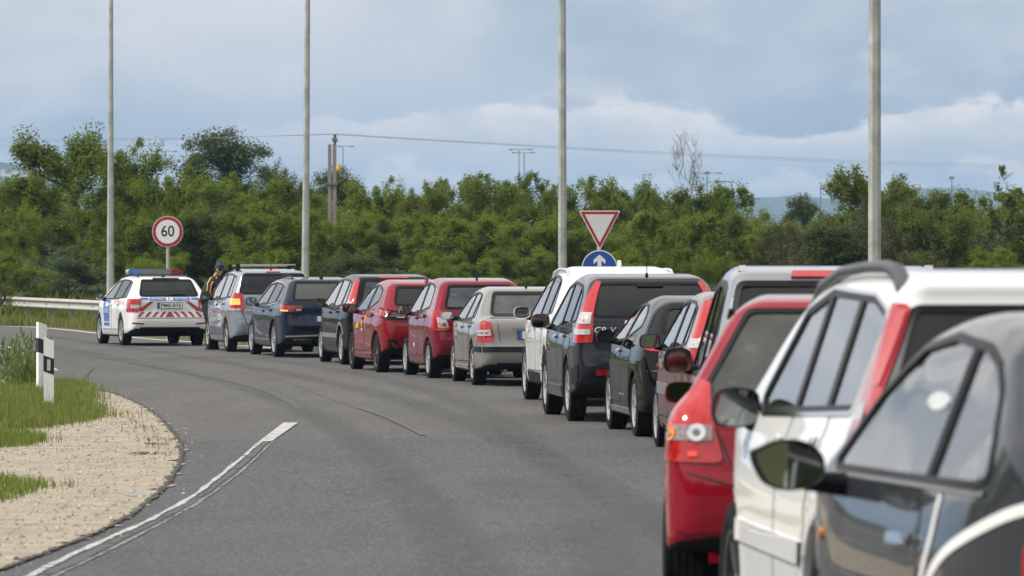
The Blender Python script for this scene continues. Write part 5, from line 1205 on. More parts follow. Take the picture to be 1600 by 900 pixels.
def scatter(poly, n, lo=None, hi=None):
    poly = np.asarray(poly); l0, h0 = poly.min(0), poly.max(0)
    if lo is not None: l0 = np.maximum(l0, lo)
    if hi is not None: h0 = np.minimum(h0, hi)
    P = np.zeros((0, 2))
    for _ in range(60):
        q = l0 + rng.random((n, 2)) * (h0 - l0); P = np.vstack([P, q[inpoly(q, poly)]])
        if len(P) >= n: break
    P = P[:n]; return np.c_[P, gz(P[:, 1]) + .015]
def lawn(name, poly, n, h, w, m, lo=None, hi=None, edge_noise=.25, clump=.0):
    P = scatter(poly, n, lo, hi)
    if clump:
        c_ = P[rng.integers(0, len(P), max(4, n // 90))]; k = rng.integers(0, len(c_), n); P = np.where(rng.random((len(P), 1)) < clump, c_[k][:len(P)] + rng.normal(0, .16, (len(P), 3)) * (1, 1, 0), P)
    P[:, :2] += rng.normal(0, edge_noise * .4, (len(P), 2)); v, f = blades(P, h, w); return tag(mesh(name, v, f, m), kind='stuff')
g1 = px([(-300, 598), (0, 598), (80, 602), (140, 608), (135, 622), (128, 633), (160, 650), (140, 660), (90, 668), (50, 673), (0, 677), (-300, 680)])
lawn('grass', g1, 30000, .125, .011, M_grass, (-7.2, 40), None, .18, .35)
lawn('grass', px([(-200, 683), (20, 683), (62, 687), (72, 692), (40, 700), (0, 703), (-200, 705)]), 5000, .11, .009, M_grass, (-6, 30), None, .10, .3)
lawn('grass', px([(-200, 752), (0, 752), (40, 758), (90, 763), (60, 771), (40, 778), (0, 790), (-200, 800)]), 5000, .09, .008, M_grass, (-5.5, 25), None, .10, .3)
lawn('grass', px([(195, 636), (250, 690), (270, 725), (230, 700)]), 130, .06, .010, M_dry)
lawn('grass', g1, 4500, .16, .010, M_dry, (-7.2, 40), None, .3, .6)
P = scatter(g1, 420, (-7.2, 40)); P[:, :2] += rng.normal(0, .05, (len(P), 2)); v, f = blades(P, .36, .007, .35); tag(mesh('dry_stalks', v, f, M_dry), kind='stuff')
# tall weeds behind the marker posts
wv, wf = [], []
for k in range(46):
    base = gp(random.gauss(38, 16), random.uniform(596, 612)); hgt = random.uniform(.35, .78); P = np.array([[base.x, base.y, base.z]])
    for j in range(26):
        t = .15 + .85 * j / 26; q = P[0] + (random.gauss(0, .05 + .05 * t), random.gauss(0, .05), hgt * t); v, f = blades(np.array([q]), .09, .03, 1.2)
        b0 = sum(len(a) for a in wv); wv.append(v); wf += [[b0 + i for i in r] for r in f]
    v, f = blades(P, hgt * 1.25, .012, .2); b0 = sum(len(a) for a in wv); wv.append(v); wf += [[b0 + i for i in r] for r in f]
M_weed = leaf_mat('weed_leaves', [(.05, .085, .02), (.09, .13, .035), (.13, .17, .06)], .3, pr=0)
tag(mesh('weeds', np.vstack(wv), wf, M_weed), kind='stuff')
# verge beyond the carriageway
ev = np.array([p for p in edge if p[1] > 18]); outer = [tuple(p) for p in ev] + [(ev[-1][0] + 9, ev[-1][1]), (14, 90), (2, 150), (-14, 185), (-40, 190)]
P = scatter(outer, 9000, (-26, 50), (14, 190)); v, f = blades(P, .30, .03); tag(mesh('verge_grass', v, f, M_dry), kind='stuff')
b1 = [tuple(p) for p in px([(-60, 504), (0, 507.5), (80, 511), (150, 517), (180, 521)])] + [tuple(at(330, 150))[:2], tuple(at(160, 176))[:2], tuple(at(-60, 190))[:2]]
P = scatter(b1, 30000); v, f = blades(P, .22, .025); tag(mesh('verge_grass', v, f, M_dry), kind='stuff')
# raised earth lip along the far edge
# ------------------------------------------------------------------ marker posts
M['post_white'] = mat('post_plastic', (.78, .78, .77), .45, var=.06, scale=8); M['reflect'] = mat('post_reflector', (.62, .64, .66), .2, metal=.4)
def marker(x, y_top, y_base, d, rz, lab, band, lean=0):
    p = at(x, d); top = CAMZ - (y_top - HORIZ) * d / FPX - p.z
    r = tag(empty('delineator_post', p, rz), lab, 'marker post', 'roadside marker posts on the grass island')
    w, t = .125, .10
    o_ = [(-w / 2, 0), (w / 2, 0), (w / 2, 0)]
    body = [(-w / 2, -t / 2), (w / 2, -t / 2), (w / 2 - .015, t / 2), (-w / 2 + .015, t / 2)]
    b = MB(); v = [(u, q, z) for z in (-.05, top - .06) for u, q in body] + [(-w / 2, -t / 2, top - .018), (w / 2, -t / 2, top - .055), (w / 2 - .015, t / 2, top - .055), (-w / 2 + .015, t / 2, top - .018)]
    f = [[0, 1, 5, 4], [1, 2, 6, 5], [2, 3, 7, 6], [3, 0, 4, 7], [4, 5, 9, 8], [5, 6, 10, 9], [6, 7, 11, 10], [7, 4, 8, 11], [8, 9, 10, 11]]
    b.add(v, f); o = b.build('post_body', M['post_white'], r)
    z1, z2 = top - .235, top - .43
    b = MB(); e = .003; bd = [(-w / 2 - e, -t / 2 - e), (w / 2 + e, -t / 2 - e), (w / 2 - .015 + e, t / 2 + e), (-w / 2 + .015 - e, t / 2 + e)]
    sl = .035
    v = [(u, q, z2 + .0 - sl * (u / w + .5) * 1.2) for u, q in bd] + [(u, q, z1 - sl * (u / w + .5) * 1.2) for u, q in bd]
    b.add(v, [[0, 1, 5, 4], [1, 2, 6, 5], [2, 3, 7, 6], [3, 0, 4, 7], [4, 5, 6, 7], [3, 2, 1, 0]]); b.build('black_band', M['ink'], r)
    if band:
        zc = (z1 + z2) / 2 - sl * .6
        b = MB(); b.box((.0, -t / 2 - .006, zc), (.042, .008, .135)); b.build('reflector', M['reflect'], r)
    r.rotation_euler = (0, lean, rz)
marker(76, 525, 637, 66.5, .10, 'white marker post with black band and pale reflector, in front of its twin', True, .0)
r_ = marker(64, 501, 600, 74.5, .55, 'white marker post half hidden behind the one with the reflector', False, .0)

# ------------------------------------------------------------------ guard rail
M['galv'] = mat('galvanised_steel', (.42, .41, .38), .5, metal=.25, var=.15, scale=3, rvar=.1)
M['galv_dark'] = mat('weathered_steel', (.24, .23, .21), .6, metal=.2, var=.2, scale=4)
gr = tag(empty('guard_rail', at(0, 160)), 'pale grey steel guard rail along the grass verge behind the police car', 'guard rail')
ga, gb = at(-260, 178), at(330, 132); ga.z = gb.z = 0
ga2 = at(0, 160); gb2 = at(150, 145); dirv = (gb2 - ga2); dirv.z = 0; dirv.normalize()
st = ga2 - dirv * 22; st.z = 0; en = gb2 + dirv * 26; en.z = 0; o0 = Vector(gr.location); nrm = Vector((dirv.y, -dirv.x, 0))
prof = [(0, .155), (.02, .15), (.075, .115), (.08, .085), (.03, .035), (.025, 0), (.03, -.035), (.08, -.085), (.075, -.115), (.02, -.15), (0, -.155)]
v = []; ln = (en - st).length; k = 13
for i in range(k):
    p = st + dirv * ln * i / (k - 1); zc = .60 - .03 * i / k
    for dy, dz in prof: v.append(tuple(p - o0 + nrm * dy + Vector((0, 0, zc + dz))))
m_ = len(prof); b = MB(); b.add(v, [[i * m_ + j, (i + 1) * m_ + j, (i + 1) * m_ + j + 1, i * m_ + j + 1] for i in range(k - 1) for j in range(m_ - 1)])
b.build('rail_beam', M['galv'], gr, 50)
s_ = 1.2
while s_ < ln:
    p = st + dirv * s_ - o0; b = MB(); rz = math.atan2(dirv.y, dirv.x); b.box((p.x - nrm.x * .07, p.y - nrm.y * .07, .30), (.06, .12, .80), rz); b.build('rail_post', M['galv_dark'], gr); b = MB(); b.box((p.x + nrm.x * -.005, p.y - nrm.y * .005, .58), (.10, .10, .22), rz); b.build('rail_spacer', M['galv_dark'], gr); s_ += 3.6

# ------------------------------------------------------------------ lamp posts and signs
M['mast'] = mat('galvanised_mast', (.36, .37, .35), .55, metal=.15, var=.32, scale=3.2, rvar=.12)
def lamp(px_, d, w0, w1, y1, lab, lean=0., hgt=10.5):
    """w0: width in pixels at the foot, w1: at the picture's top edge"""
    p = at(px_, d); r = tag(empty('street_lamp', p), lab, 'street lamp', 'tall grey street lamp posts along the verge')
    k = d / FPX; r0, r1 = w0 * k / 2, w1 * k / 2; z1 = CAMZ + HORIZ * k; rt = r0 + (r1 - r0) * min(hgt / z1, 1.25)
    b = MB(); b.tube([(0, 0, -.1), (0, 0, hgt)], [r0 * 1.04, rt], 8, mi=0); b.build('mast', M['mast'], r, 20)
    b = MB(); b.box((r0 * .2, -r0 * .96, .75), (r0 * 1.0, .012, .40)); b.build('access_door', M['galv_dark'], r)
    b = MB(); b.tube([(0, 0, hgt - .1), (-.25, -.1, hgt + .5), (-1.0, -.4, hgt + .8), (-1.8, -.7, hgt + .85)], [rt, rt * .8, rt * .7, rt * .6], 8); b.build('arm', M['mast'], r, 60)
    b = MB(); b.box((-2.15, -.85, hgt + .86), (.75, .28, .13), .37, taper=.8); h_ = b.build('lamp_head', M['grey'], r); b = MB(); b.box((-2.15, -.85, hgt + .785), (.6, .2, .02), .37); b.build('lamp_glass', M['clear_lens'], h_)
    b = MB(); b.box((0, 0, .02), (r0 * 4, r0 * 4, .04)); b.build('base_plate', M['galv_dark'], r)
    r.rotation_euler = (0, lean, 0)
lamp(172, 135, 12.0, 7.0, 0, 'leftmost tall street lamp mast rising behind the police car', .003)
lamp(476, 116, 13.0, 8.2, 0, 'tall street lamp mast behind the car with roof bars and the navy estate', .0085)
lamp(879, 96, 15.0, 11., 0, 'tall street lamp mast beside the triangular yield sign', -.001)
lamp(1366.5, 76, 21.0, 19.0, 0, 'rightmost and thickest street lamp mast behind the white crossover', .0)
M['sign_white'] = mat('sign_white', (.74, .74, .73), .4, var=.05); M['sign_red'] = mat('sign_red', (.36, .022, .04), .4, var=.12, scale=12); M['sign_blue'] = mat('sign_blue', (.015, .07, .33), .4, var=.1); M['sign_back'] = mat('sign_rim', (.6, .6, .58), .4, metal=.3)
def circle(r, n=40): return [(r * math.cos(a), r * math.sin(a)) for a in np.linspace(0, 2 * PI, n + 1)[:-1]]
def disc(poly, y0, y1, z, name, m, par, x=0):
    b = MB(); b.prism([(x + u, z + w) for u, w in poly], y0, y1, 'y'); return b.build(name, m, par, 30)
def sign_text(body, size, z, y, par, m, sx=.9):
    tv, tf = text_mesh(body, size, size * .011); return mesh('sign_lettering', [(p[0] * sx, y, z + p[1]) for p in tv], tf, m, par)
p = at(262, 125); k = 125 / FPX; r = tag(empty('speed_limit_sign', p), 'round red-rimmed 60 speed limit sign on a slim grey pole', 'road sign')
zc = CAMZ + (HORIZ - 362) * k; R_ = 24.3 * k
b = MB(); b.tube([(0, .04, -.1), (0, .04, zc + .25)], .038, 10); b.build('sign_pole', M['galv'], r, 60)
disc(circle(R_), 0, .012, zc, 'sign_plate', M['sign_white'], r)
o = disc(circle(R_ * .965), -.004, .0, zc, 'red_ring', M['sign_red'], r); disc(circle(R_ * .76), -.008, -.003, zc, 'white_field', M['sign_white'], o)
sign_text('60', R_ * .98, zc, -.0095, r, M['ink'], .90)
p = at(937, 90); k = 90 / FPX; r = tag(empty('yield_sign', p), 'triangular red and white yield sign above a blue round arrow sign', 'road sign')
zt = CAMZ + (HORIZ - 329) * k; w_ = 65.5 * k; h_ = 62 * k
b = MB(); b.tube([(-.01, .05, -.1), (-.01, .05, zt - .1)], .034, 10); b.build('sign_pole', M['galv'], r, 60)
def tri(s, rr): 
    A = np.array([(-w_ / 2, zt), (w_ / 2, zt), (0, zt - h_)]); c_ = np.array([0, zt - h_ / 3]); A = c_ + (A - c_) * s
    out = []
    for i in range(3):
        a, q, e = A[i - 1], A[i], A[(i + 1) % 3]
        u = (a - q) / np.linalg.norm(a - q); v = (e - q) / np.linalg.norm(e - q)
        for t in np.linspace(0, 1, 5): out.append(q + (u * (1 - t) ** 2 + v * t ** 2) * rr * 2)
    return out
disc(tri(1, .022), 0, .012, 0, 'sign_plate', M['sign_white'], r); o = disc(tri(.93, .016), -.004, .0, 0, 'red_border', M['sign_red'], r); disc(tri(.71, .004), -.008, -.003, 0, 'white_field', mat('sign_field', (.62, .62, .62), .4, var=.06), o)
p = at(936.5, 90.03); r = tag(empty('direction_sign', (p.x, p.y - .12, p.z)), 'round blue sign with a white upward arrow, partly behind the white car', 'road sign')
zc = CAMZ + (HORIZ - 418.5) * k; R_ = 27.8 * k
disc(circle(R_), 0, .012, zc, 'sign_plate', M['sign_white'], r); o = disc(circle(R_ * .94), -.004, .0, zc, 'blue_field', M['sign_blue'], r)
ar = np.array([(-.11, -.66), (.11, -.66), (.11, .40), (.33, .21), (.33, .46), (0, .74), (-.33, .46), (-.33, .21), (-.11, .40)]) * R_
disc(ar, -.008, -.003, zc, 'white_arrow', M['sign_white'], o)
b = MB(); b.box((0, .07, zc + .1), (.09, .12, .03)); b.build('sign_clamp', M['galv'], r)
# ------------------------------------------------------------------ trees
M['bark'] = mat('bark', (.075, .062, .048), .95, var=.3, scale=6); M['bark_pale'] = mat('pale_bark', (.30, .275, .25), .9, var=.25, scale=6)
LEAFSETS = {'mid': leaf_mat('mid_green_leaves', [(.070, .102, .017), (.102, .138, .022), (.138, .174, .030), (.178, .212, .042)], .52),
            'dark': leaf_mat('dark_green_leaves', [(.048, .070, .019), (.064, .088, .023), (.088, .114, .030)], .42),
            'bright': leaf_mat('bright_green_leaves', [(.090, .130, .018), (.124, .166, .024), (.166, .212, .036)], .55),
            'olive': leaf_mat('olive_leaves', [(.060, .062, .022), (.085, .078, .026), (.060, .082, .024)], .25),
            'grey': leaf_mat('grey_green_leaves', [(.060, .090, .040), (.09, .125, .055), (.13, .16, .08)], .3)}
def frame(t):
    u = Vector((0, 0, 1)) if abs(t.z) < .9 else Vector((1, 0, 0)); a = t.cross(u).normalized(); return a, t.cross(a).normalized()
def grow(seed, base=.12, spread=.5, nl=16, ns=7, leaves=11000, leaf=.017, clump=.055, droop=.0, up=.5, sparse=0., wr=1.):
    """unit-height tree: trunk, limbs and twigs; leaves gather round the twigs. Returns (wood, leaves)"""
    R = random.Random(seed); b = MB(); tips = []
    trunk = [Vector((0, 0, 0))]; 
    for i in range(1, 7): trunk.append(Vector((R.gauss(0, .016) * i * .6, R.gauss(0, .016) * i * .6, .86 * i / 6)))
    b.tube(trunk, [q * wr for q in (.024, .020, .017, .014, .010, .006, .002)], 6)
    for i in range(nl):
        f = base + (.95 - base) * ((i + R.random() * .8) / nl); k = min(f / .86 * 6, 5.99) if f < .86 else 5.99; j = int(k); p = trunk[j].lerp(trunk[j + 1], k - j)
        az = i * 2.4 + R.gauss(0, .5); prof = (1 - abs((f - .45) / .60) ** 2.2) ** .5 if abs(f - .45) < .6 else .15
        L = spread * max(prof, .3) * R.uniform(.62, 1.12); el = up * (.4 + f) + R.gauss(0, .2); d = Vector((math.cos(az) * math.cos(el), math.sin(az) * math.cos(el), math.sin(el)))
        pts = [p]; 
        for s in range(1, 5): pts.append(p + d * L * s / 4 + Vector((R.gauss(0, .02), R.gauss(0, .02), .03 * (s / 4) ** 2 - droop * (s / 4) ** 2)))
        b.tube(pts, [q * wr for q in (.009, .007, .005, .003, .001)], 4, cap=False)
        for s in range(ns):
            t = R.uniform(.30, 1.05); kk = min(t * 4, 3.99); q = pts[int(kk)].lerp(pts[int(kk) + 1], kk - int(kk)); a2, b2 = frame(d); th = R.uniform(0, 6.28)
            dd = (d * .6 + a2 * math.cos(th) + b2 * math.sin(th) + Vector((0, 0, .35))).normalized(); l2 = spread * R.uniform(.14, .34)
            e = q + dd * l2; b.tube([q, q.lerp(e, .5) + Vector((0, 0, .008)), e], [q * wr for q in (.0035, .0022, .0008)], 3, cap=False)
            if R.random() > sparse: tips += [(q.lerp(e, .45), .8), (e, 1.0)]
    tips.append((trunk[-1], 1.)); T = np.array([tuple(p) for p, _ in tips]); w = np.array([q for _, q in tips])
    rg = np.random.default_rng(seed); n = leaves; k = rg.integers(0, len(T), n); sz = (clump * (.55 + .9 * rg.random(len(T))))[k]
    off = rg.normal(0, 1, (n, 3)); off /= np.linalg.norm(off, axis=1)[:, None]; off *= (rg.random(n) ** .55)[:, None] * (1, 1, 1.05)
    C = T[k] + off * sz[:, None]; C[:, 2] = np.maximum(C[:, 2], .005)
    # leaves lie roughly flat on their clump's outside, with scatter
    nr = off + rg.normal(0, .55, (n, 3)) + (0, 0, .35); nr /= np.linalg.norm(nr, axis=1)[:, None]
    a = np.cross(nr, rg.normal(0, 1, (n, 3))); a /= np.linalg.norm(a, axis=1)[:, None]; c_ = np.cross(nr, a); s = leaf * (.6 + .8 * rg.random(n))[:, None]
    V = np.stack([C - a * s, C + c_ * s * .45, C + a * s, C - c_ * s * .45], 1).reshape(-1, 3)
    V3 = V.reshape(-1, 4, 3).mean(1); h_ = np.percentile(V3[:, 2], 99.6); r_ = np.percentile(np.hypot(V3[:, 0], V3[:, 1]), 95) * 2
    V = V / (r_, r_, h_); b.v = [(p[0] / r_, p[1] / r_, p[2] / h_) for p in b.v]
    return b, V
TREES = {}
def kind(name, m, bark='bark', **kw):
    b, V = grow(**kw); w = b.build('trunk', M[bark], None, 60); wm = w.data; bpy.data.objects.remove(w)
    n = len(V) // 4; me = bpy.data.meshes.new('crown'); me.vertices.add(len(V)); me.vertices.foreach_set('co', V.ravel()); me.loops.add(4 * n); me.loops.foreach_set('vertex_index', np.arange(4 * n))
    me.polygons.add(n); me.polygons.foreach_set('loop_start', 4 * np.arange(n)); me.update(calc_edges=True); me.materials.append(LEAFSETS[m]); TREES.setdefault(name, []).append((wm, me))
for s in (1, 2, 3): kind('broad', 'mid', seed=s, base=.10, spread=.40, nl=17, ns=7, leaves=32000, leaf=.0108, clump=.070)
for s in (4, 5): kind('bright', 'bright', seed=s, base=.06, spread=.42, nl=18, ns=7, leaves=32000, leaf=.011, clump=.066)
kind('dark', 'dark', seed=6, base=.05, spread=.36, nl=24, ns=9, leaves=32000, leaf=.0100, clump=.075, up=.8); kind('dark', 'dark', seed=7, base=.08, spread=.42, nl=24, ns=8, leaves=32000, leaf=.0102, clump=.072)
for s in (8, 9): kind('airy', 'mid', seed=s, base=.2, spread=.40, nl=18, ns=7, leaves=22000, leaf=.011, clump=.058)
for s in (10, 11): kind('bush', 'bright', seed=s, base=.0, spread=.60, nl=18, ns=6, leaves=28000, leaf=.0125, clump=.080)
kind('bush_olive', 'olive', seed=12, base=.0, spread=.62, nl=26, ns=8, leaves=28000, leaf=.0125, clump=.085)
kind('bush_grey', 'grey', seed=13, base=.0, spread=.55, nl=24, ns=8, leaves=20000, leaf=.014, clump=.075, up=1.0)
kind('sparse', 'mid', seed=14, base=.15, spread=.50, nl=20, ns=8, leaves=4200, leaf=.020, clump=.050, sparse=.45)
kind('bare', 'grey', bark='bark_pale', seed=15, base=.28, spread=.30, nl=26, ns=10, leaves=14, leaf=.008, clump=.05, up=1.5, wr=.6)
LM = [(0, 'the left edge of the picture'), (90, 'the guard rail'), (172, 'the leftmost lamp mast'), (262, 'the round 60 sign'), (338, 'the police officer'), (415, 'the car with roof bars'), (476, 'the second lamp mast'), (519, 'the utility pole'), (590, 'the black people carrier'), (655, 'the bright red hatchback'), (730, 'the crimson hatchback'), (805, 'the beige saloon'), (879, 'the third lamp mast'), (937, 'the yield sign'), (1005, 'the graphite car roof'), (1066, 'the bare pale tree'), (1120, 'the three-headed lamp mast'), (1180, 'the tall silver carrier'), (1250, 'the small dark conifer shape'), (1310, 'the high red brake lamp'), (1366, 'the thickest lamp mast'), (1430, 'the dark roof rail'), (1487, 'the round-headed far lamp'), (1556, 'the half-bare tree'), (1610, 'the right edge of the picture')]
used_labels = set()
def place_label(x, row):
    l, n = min(LM, key=lambda q: abs(q[0] - x)); side = 'left of' if x < l - 6 else 'right of' if x > l + 6 else 'directly behind'
    if 'edge' in n: side = 'at'
    for w in ('', 'broad ', 'thick ', 'dense '):
        s = f'{w}{row} {side} {n}'
        if s not in used_labels: break
    used_labels.add(s); return s
def tree(k, x, d, ytop, wpx, lab, name='tree', grp='trees of the belt behind the road', v=None, cat='tree'):
    """crown top seen at column x, row ytop; wpx = width in pixels"""
    p = at(x, d); h = CAMZ + (HORIZ - ytop) * d / FPX - p.z; w = wpx * d / FPX
    lab = place_label(x, 'green tree in the back row,') if lab is far_l else place_label(x, 'green bush in the middle row,' if ytop < 370 else 'low green bush in the front row,') if lab is near_l else lab
    r = tag(empty(name, p, random.uniform(0, 6.28)), lab, cat, grp); pool = TREES[k]; wm, cm = pool[(v if v is not None else random.randrange(len(pool))) % len(pool)]
    sw = w * (1.1 if k != 'bare' else .5)
    for nm, me in (('trunk', wm), ('crown', cm)):
        o = bpy.data.objects.new(nm, me); COL.objects.link(o); o.parent = r; o.scale = (sw, sw, h)
    return r
T1 = 'trees standing in the far row of the belt behind the road'; T2 = 'leafy trees and bushes along the near side of the belt'
far_l, near_l = 'green tree in the back row of the belt, merging with its neighbours', 'leafy green bush in the front row of the belt, merging with its neighbours'
# skyline, left to right
tree('broad', -40, 205, 290, 150, far_l, grp=T1); tree('broad', 28, 200, 280, 110, far_l, grp=T1); tree('broad', 70, 195, 262, 90, far_l, grp=T1)
tree('broad', 120, 176, 208, 215, 'large spreading green tree on the left, tallest behind the guard rail', name='broadleaf_tree', grp=None, v=0)
tree('bright', 205, 186, 224, 150, 'bright green tree behind the leftmost street lamp mast', name='broadleaf_tree', grp=None)
tree('dark', 345, 265, 206, 150, 'tall dark rounded tree rising above the belt between the two left lamp masts', name='broadleaf_tree', grp=None, v=0)
tree('dark', 430, 262, 258, 75, 'small dark tree just left of the second street lamp mast', name='broadleaf_tree', grp=None, v=1)
tree('bright', 272, 192, 266, 150, far_l, grp=T1); tree('bright', 345, 190, 276, 140, far_l, grp=T1); tree('bright', 415, 186, 284, 140, far_l, grp=T1); tree('broad', 455, 196, 280, 90, far_l, grp=T1)
tree('dark', 522, 240, 266, 95, 'dark tree around the foot of the twin concrete utility pole', name='broadleaf_tree', grp=None, v=0)
tree('broad', 470, 192, 322, 70, far_l, grp=T1); tree('bright', 592, 182, 282, 110, far_l, grp=T1, v=0)
for x, y, w_, k_ in ((640, 318, 80, 'broad'), (668, 282, 80, 'airy'), (712, 274, 110, 'airy'), (760, 284, 95, 'broad'), (800, 272, 85, 'airy'), (845, 300, 100, 'broad'), (905, 290, 90, 'airy'), (950, 279, 105, 'airy'), (1000, 284, 95, 'broad'), (1050, 300, 90, 'airy'), (1085, 290, 85, 'broad'), (1130, 292, 95, 'bright'), (1172, 330, 70, 'broad'), (1210, 346, 90, 'broad'), (1300, 338, 60, 'airy'), (1345, 264, 110, 'airy'), (1400, 284, 100, 'broad'), (1445, 304, 95, 'dark'), (1490, 322, 90, 'broad')):
    tree(k_, x, random.uniform(184, 205), y, w_ * 1.25, far_l, grp=T1)
tree('dark', 1250, 230, 306, 62, 'small dark cone-shaped tree against the blue hills', name='conifer_like_tree', grp=None, v=0)
tree('sparse', 1556, 178, 262, 150, 'half-bare tree with dark limbs at the right edge of the belt', name='sparse_tree', grp=None)
tree('bare', 1066, 215, 203, 96, 'leafless pale grey tree standing above the green belt', name='dead_tree', grp=None)
for x_ in np.arange(-20, 1640, 62): tree(random.choice(['broad', 'bright', 'broad']), float(x_), random.uniform(206, 225), random.uniform(300, 322) if not 1150 < x_ < 1320 else 350, random.uniform(110, 140), far_l, grp=T1)
# lower, nearer growth
nb_ = []
x_ = -60.
while x_ < 1660:
    k_ = random.choices(['broad', 'bright', 'dark', 'bush', 'airy'], [4, 5, .5, 2, 2])[0] if x_ < 1190 else random.choices(['broad', 'bush_olive', 'dark', 'bright'], [4, 4, 2, 1])[0]
    nb_.append((x_, random.uniform(342, 362) if 1140 < x_ < 1320 or 485 < x_ < 555 else random.uniform(318, 362), random.uniform(95, 150), k_)); x_ += random.uniform(36, 60)
nb_ += [(0, 392, 150, 'bush'), (255, 398, 110, 'bush'), (400, 392, 110, 'bush'), (560, 396, 110, 'dark'), (690, 394, 120, 'bush'), (812, 390, 110, 'broad'), (975, 394, 120, 'bush'), (1110, 396, 110, 'bush'), (1230, 394, 110, 'bush_olive'), (1440, 392, 110, 'bush_olive'), (1550, 388, 120, 'bush')]
for x, y, w_, k_ in nb_:
    tree(k_, x, random.uniform(164, 184) if y < 370 else random.uniform(156, 164), y, w_, near_l, name='bush', grp=T2, cat='bush')
tree('bush_grey', 105, 166, 384, 130, 'pale grey-green bush just behind the guard rail, left of the lamp mast', name='bush', grp=None, cat='bush')
tree('bush_grey', 45, 168, 405, 90, 'low pale bush at the left end of the guard rail', name='bush', grp=None, cat='bush')
# rising ground under the belt hides the far fields
vv = []; xs_ = np.linspace(-60, 60, 41)
for (y, z) in ((150, 0.02), (160, .5), (175, 1.3), (215, 2.0), (260, 1.6), (330, .0)): vv += [(x * y / 180, y, max(0.002, z * (.8 + .3 * math.sin(x * .3 + y)) if z > .1 else z)) for x in xs_]
n_ = len(xs_); tag(mesh('wooded_bank', vv, [[j * n_ + i, j * n_ + i + 1, (j + 1) * n_ + i + 1, (j + 1) * n_ + i] for j in range(5) for i in range(n_ - 1)], ground_mat('leaf_litter', [(.03, .035, .014), (.045, .05, .02)], [1, .6], .95, .5, 8), None, 180), kind='structure')
P = np.c_[rng.uniform(-34, 34, 26000), rng.uniform(150, 185, 26000), np.zeros(26000)]; v, f = blades(P, .38, .05, .8); v[:, 2] += np.interp(v[:, 1], (150, 160, 175, 215), (.0, .4, 1.0, 1.6)) * .9
tag(mesh('undergrowth', v, f, LEAFSETS['mid']), kind='stuff')
# the belt goes on round the left of the junction and behind the camera: one far mass, seen only in the cars' paint and glass
wv, wf = [], 0
for i in range(74):
    t = i / 73; ang = 1.9 + 3.3 * t + random.gauss(0, .02); R_ = 62 + 14 * math.sin(i * 1.7) + random.uniform(0, 10); h_, w_ = random.uniform(6, 11), random.uniform(5, 8)
    cx, cy = R_ * math.cos(ang) - 8, R_ * math.sin(ang) + 22
    if cy > 60 and cx > -45 or cx > 30: continue
    n = 1500; c_ = rng.normal(0, 1, (26, 3)); c_ /= np.linalg.norm(c_, axis=1)[:, None]; k_ = rng.integers(0, 26, n); q = c_[k_] * .42 + rng.normal(0, .13, (n, 3)); q = q * (w_, w_, h_ * .95) + (cx, cy, h_ * .5); q[:, 2] = np.maximum(q[:, 2], .1)
    a, b_ = rng.normal(0, .24, (n, 3)), rng.normal(0, .24, (n, 3)); wv.append(np.stack([q - a, q + b_, q + a, q - b_], 1).reshape(-1, 3))
wv = np.vstack(wv); n = len(wv) // 4; me = bpy.data.meshes.new('woodland'); me.vertices.add(len(wv)); me.vertices.foreach_set('co', wv.ravel()); me.loops.add(4 * n); me.loops.foreach_set('vertex_index', np.arange(4 * n)); me.polygons.add(n); me.polygons.foreach_set('loop_start', 4 * np.arange(n)); me.update(calc_edges=True); me.materials.append(LEAFSETS['mid'])
o = bpy.data.objects.new('woodland', me); COL.objects.link(o); tag(o, kind='stuff')
# ------------------------------------------------------------------ utility pole, wires, distant lamps
M['concrete'] = mat('old_concrete', (.27, .245, .215), .9, var=.2, scale=2); M['wire'] = mat('wire', (.10, .105, .11), .5); M['far_steel'] = mat('distant_steel', (.15, .16, .17), .6)
D = 200.; k = D / FPX; p0 = at(519, D)
r = tag(empty('utility_pole', p0), 'twin concrete utility pole carrying the power lines above the trees', 'utility pole')
zt = CAMZ + (HORIZ - 236) * k
for s, w_, top in ((-1, .072, zt + .24), (1, .076, zt + .27)):
    b = MB(); b.box((s * .088, 0, top / 2), (w_ * 2.1, .28, top), taper=.8); b.build('concrete_leg', M['concrete'], r)
for z in (zt - 1.2, zt - 3.4): b = MB(); b.box((0, 0, z), (.40, .34, .08)); b.build('steel_strap', M['far_steel'], r)
b = MB(); b.tube([(.1, 0, zt - .4), (.1, 0, zt + .45)], .04, 6); b.box((.1, 0, zt + .4), (.16, 1.6, .10)); b.build('pole_top', M['far_steel'], r)
for yo in (-.7, 0, .7): b = MB(); b.lathe([(0, zt + .62), (.04, zt + .6), (.035, zt + .5), (.06, zt + .47), (.04, zt + .44)], 8, 'z', (.1, yo, 0)); b.build('insulator', M['far_steel'], r)
def wire(a, e, sag, lab, n=24):
    a, e = Vector(a), Vector(e); pts = [a.lerp(e, t) - Vector((0, 0, sag * 4 * t * (1 - t))) for t in np.linspace(0, 1, n)]
    b = MB(); b.tube([p - a for p in pts], .005, 5); o = b.build('power_line', M['wire'], None, 60); o.location = a; tag(o, lab, 'power line', 'power lines strung from the utility pole')
for i, (dy, dz) in enumerate(((-.7, .62), (0, .62), (.7, .62))):
    q = p0 + Vector((.1, dy, zt + dz)); e = at(1680, 420 + i * 4, 259 + i * 3.0); wire(q, e, .25, ('highest', 'middle', 'lowest')[2 - i] + ' of the thin power lines sagging right from the utility pole'); e = at(-60, 390 + 5 * i, 221 - 3 * i); wire(q, e, .12, ('highest', 'middle', 'lowest')[2 - i] + ' of the thin power lines running left from the utility pole')
wire(at(-60, 260, 222), at(230, 420, 232), .2, 'thin cable with a splice at the far left above the trees')
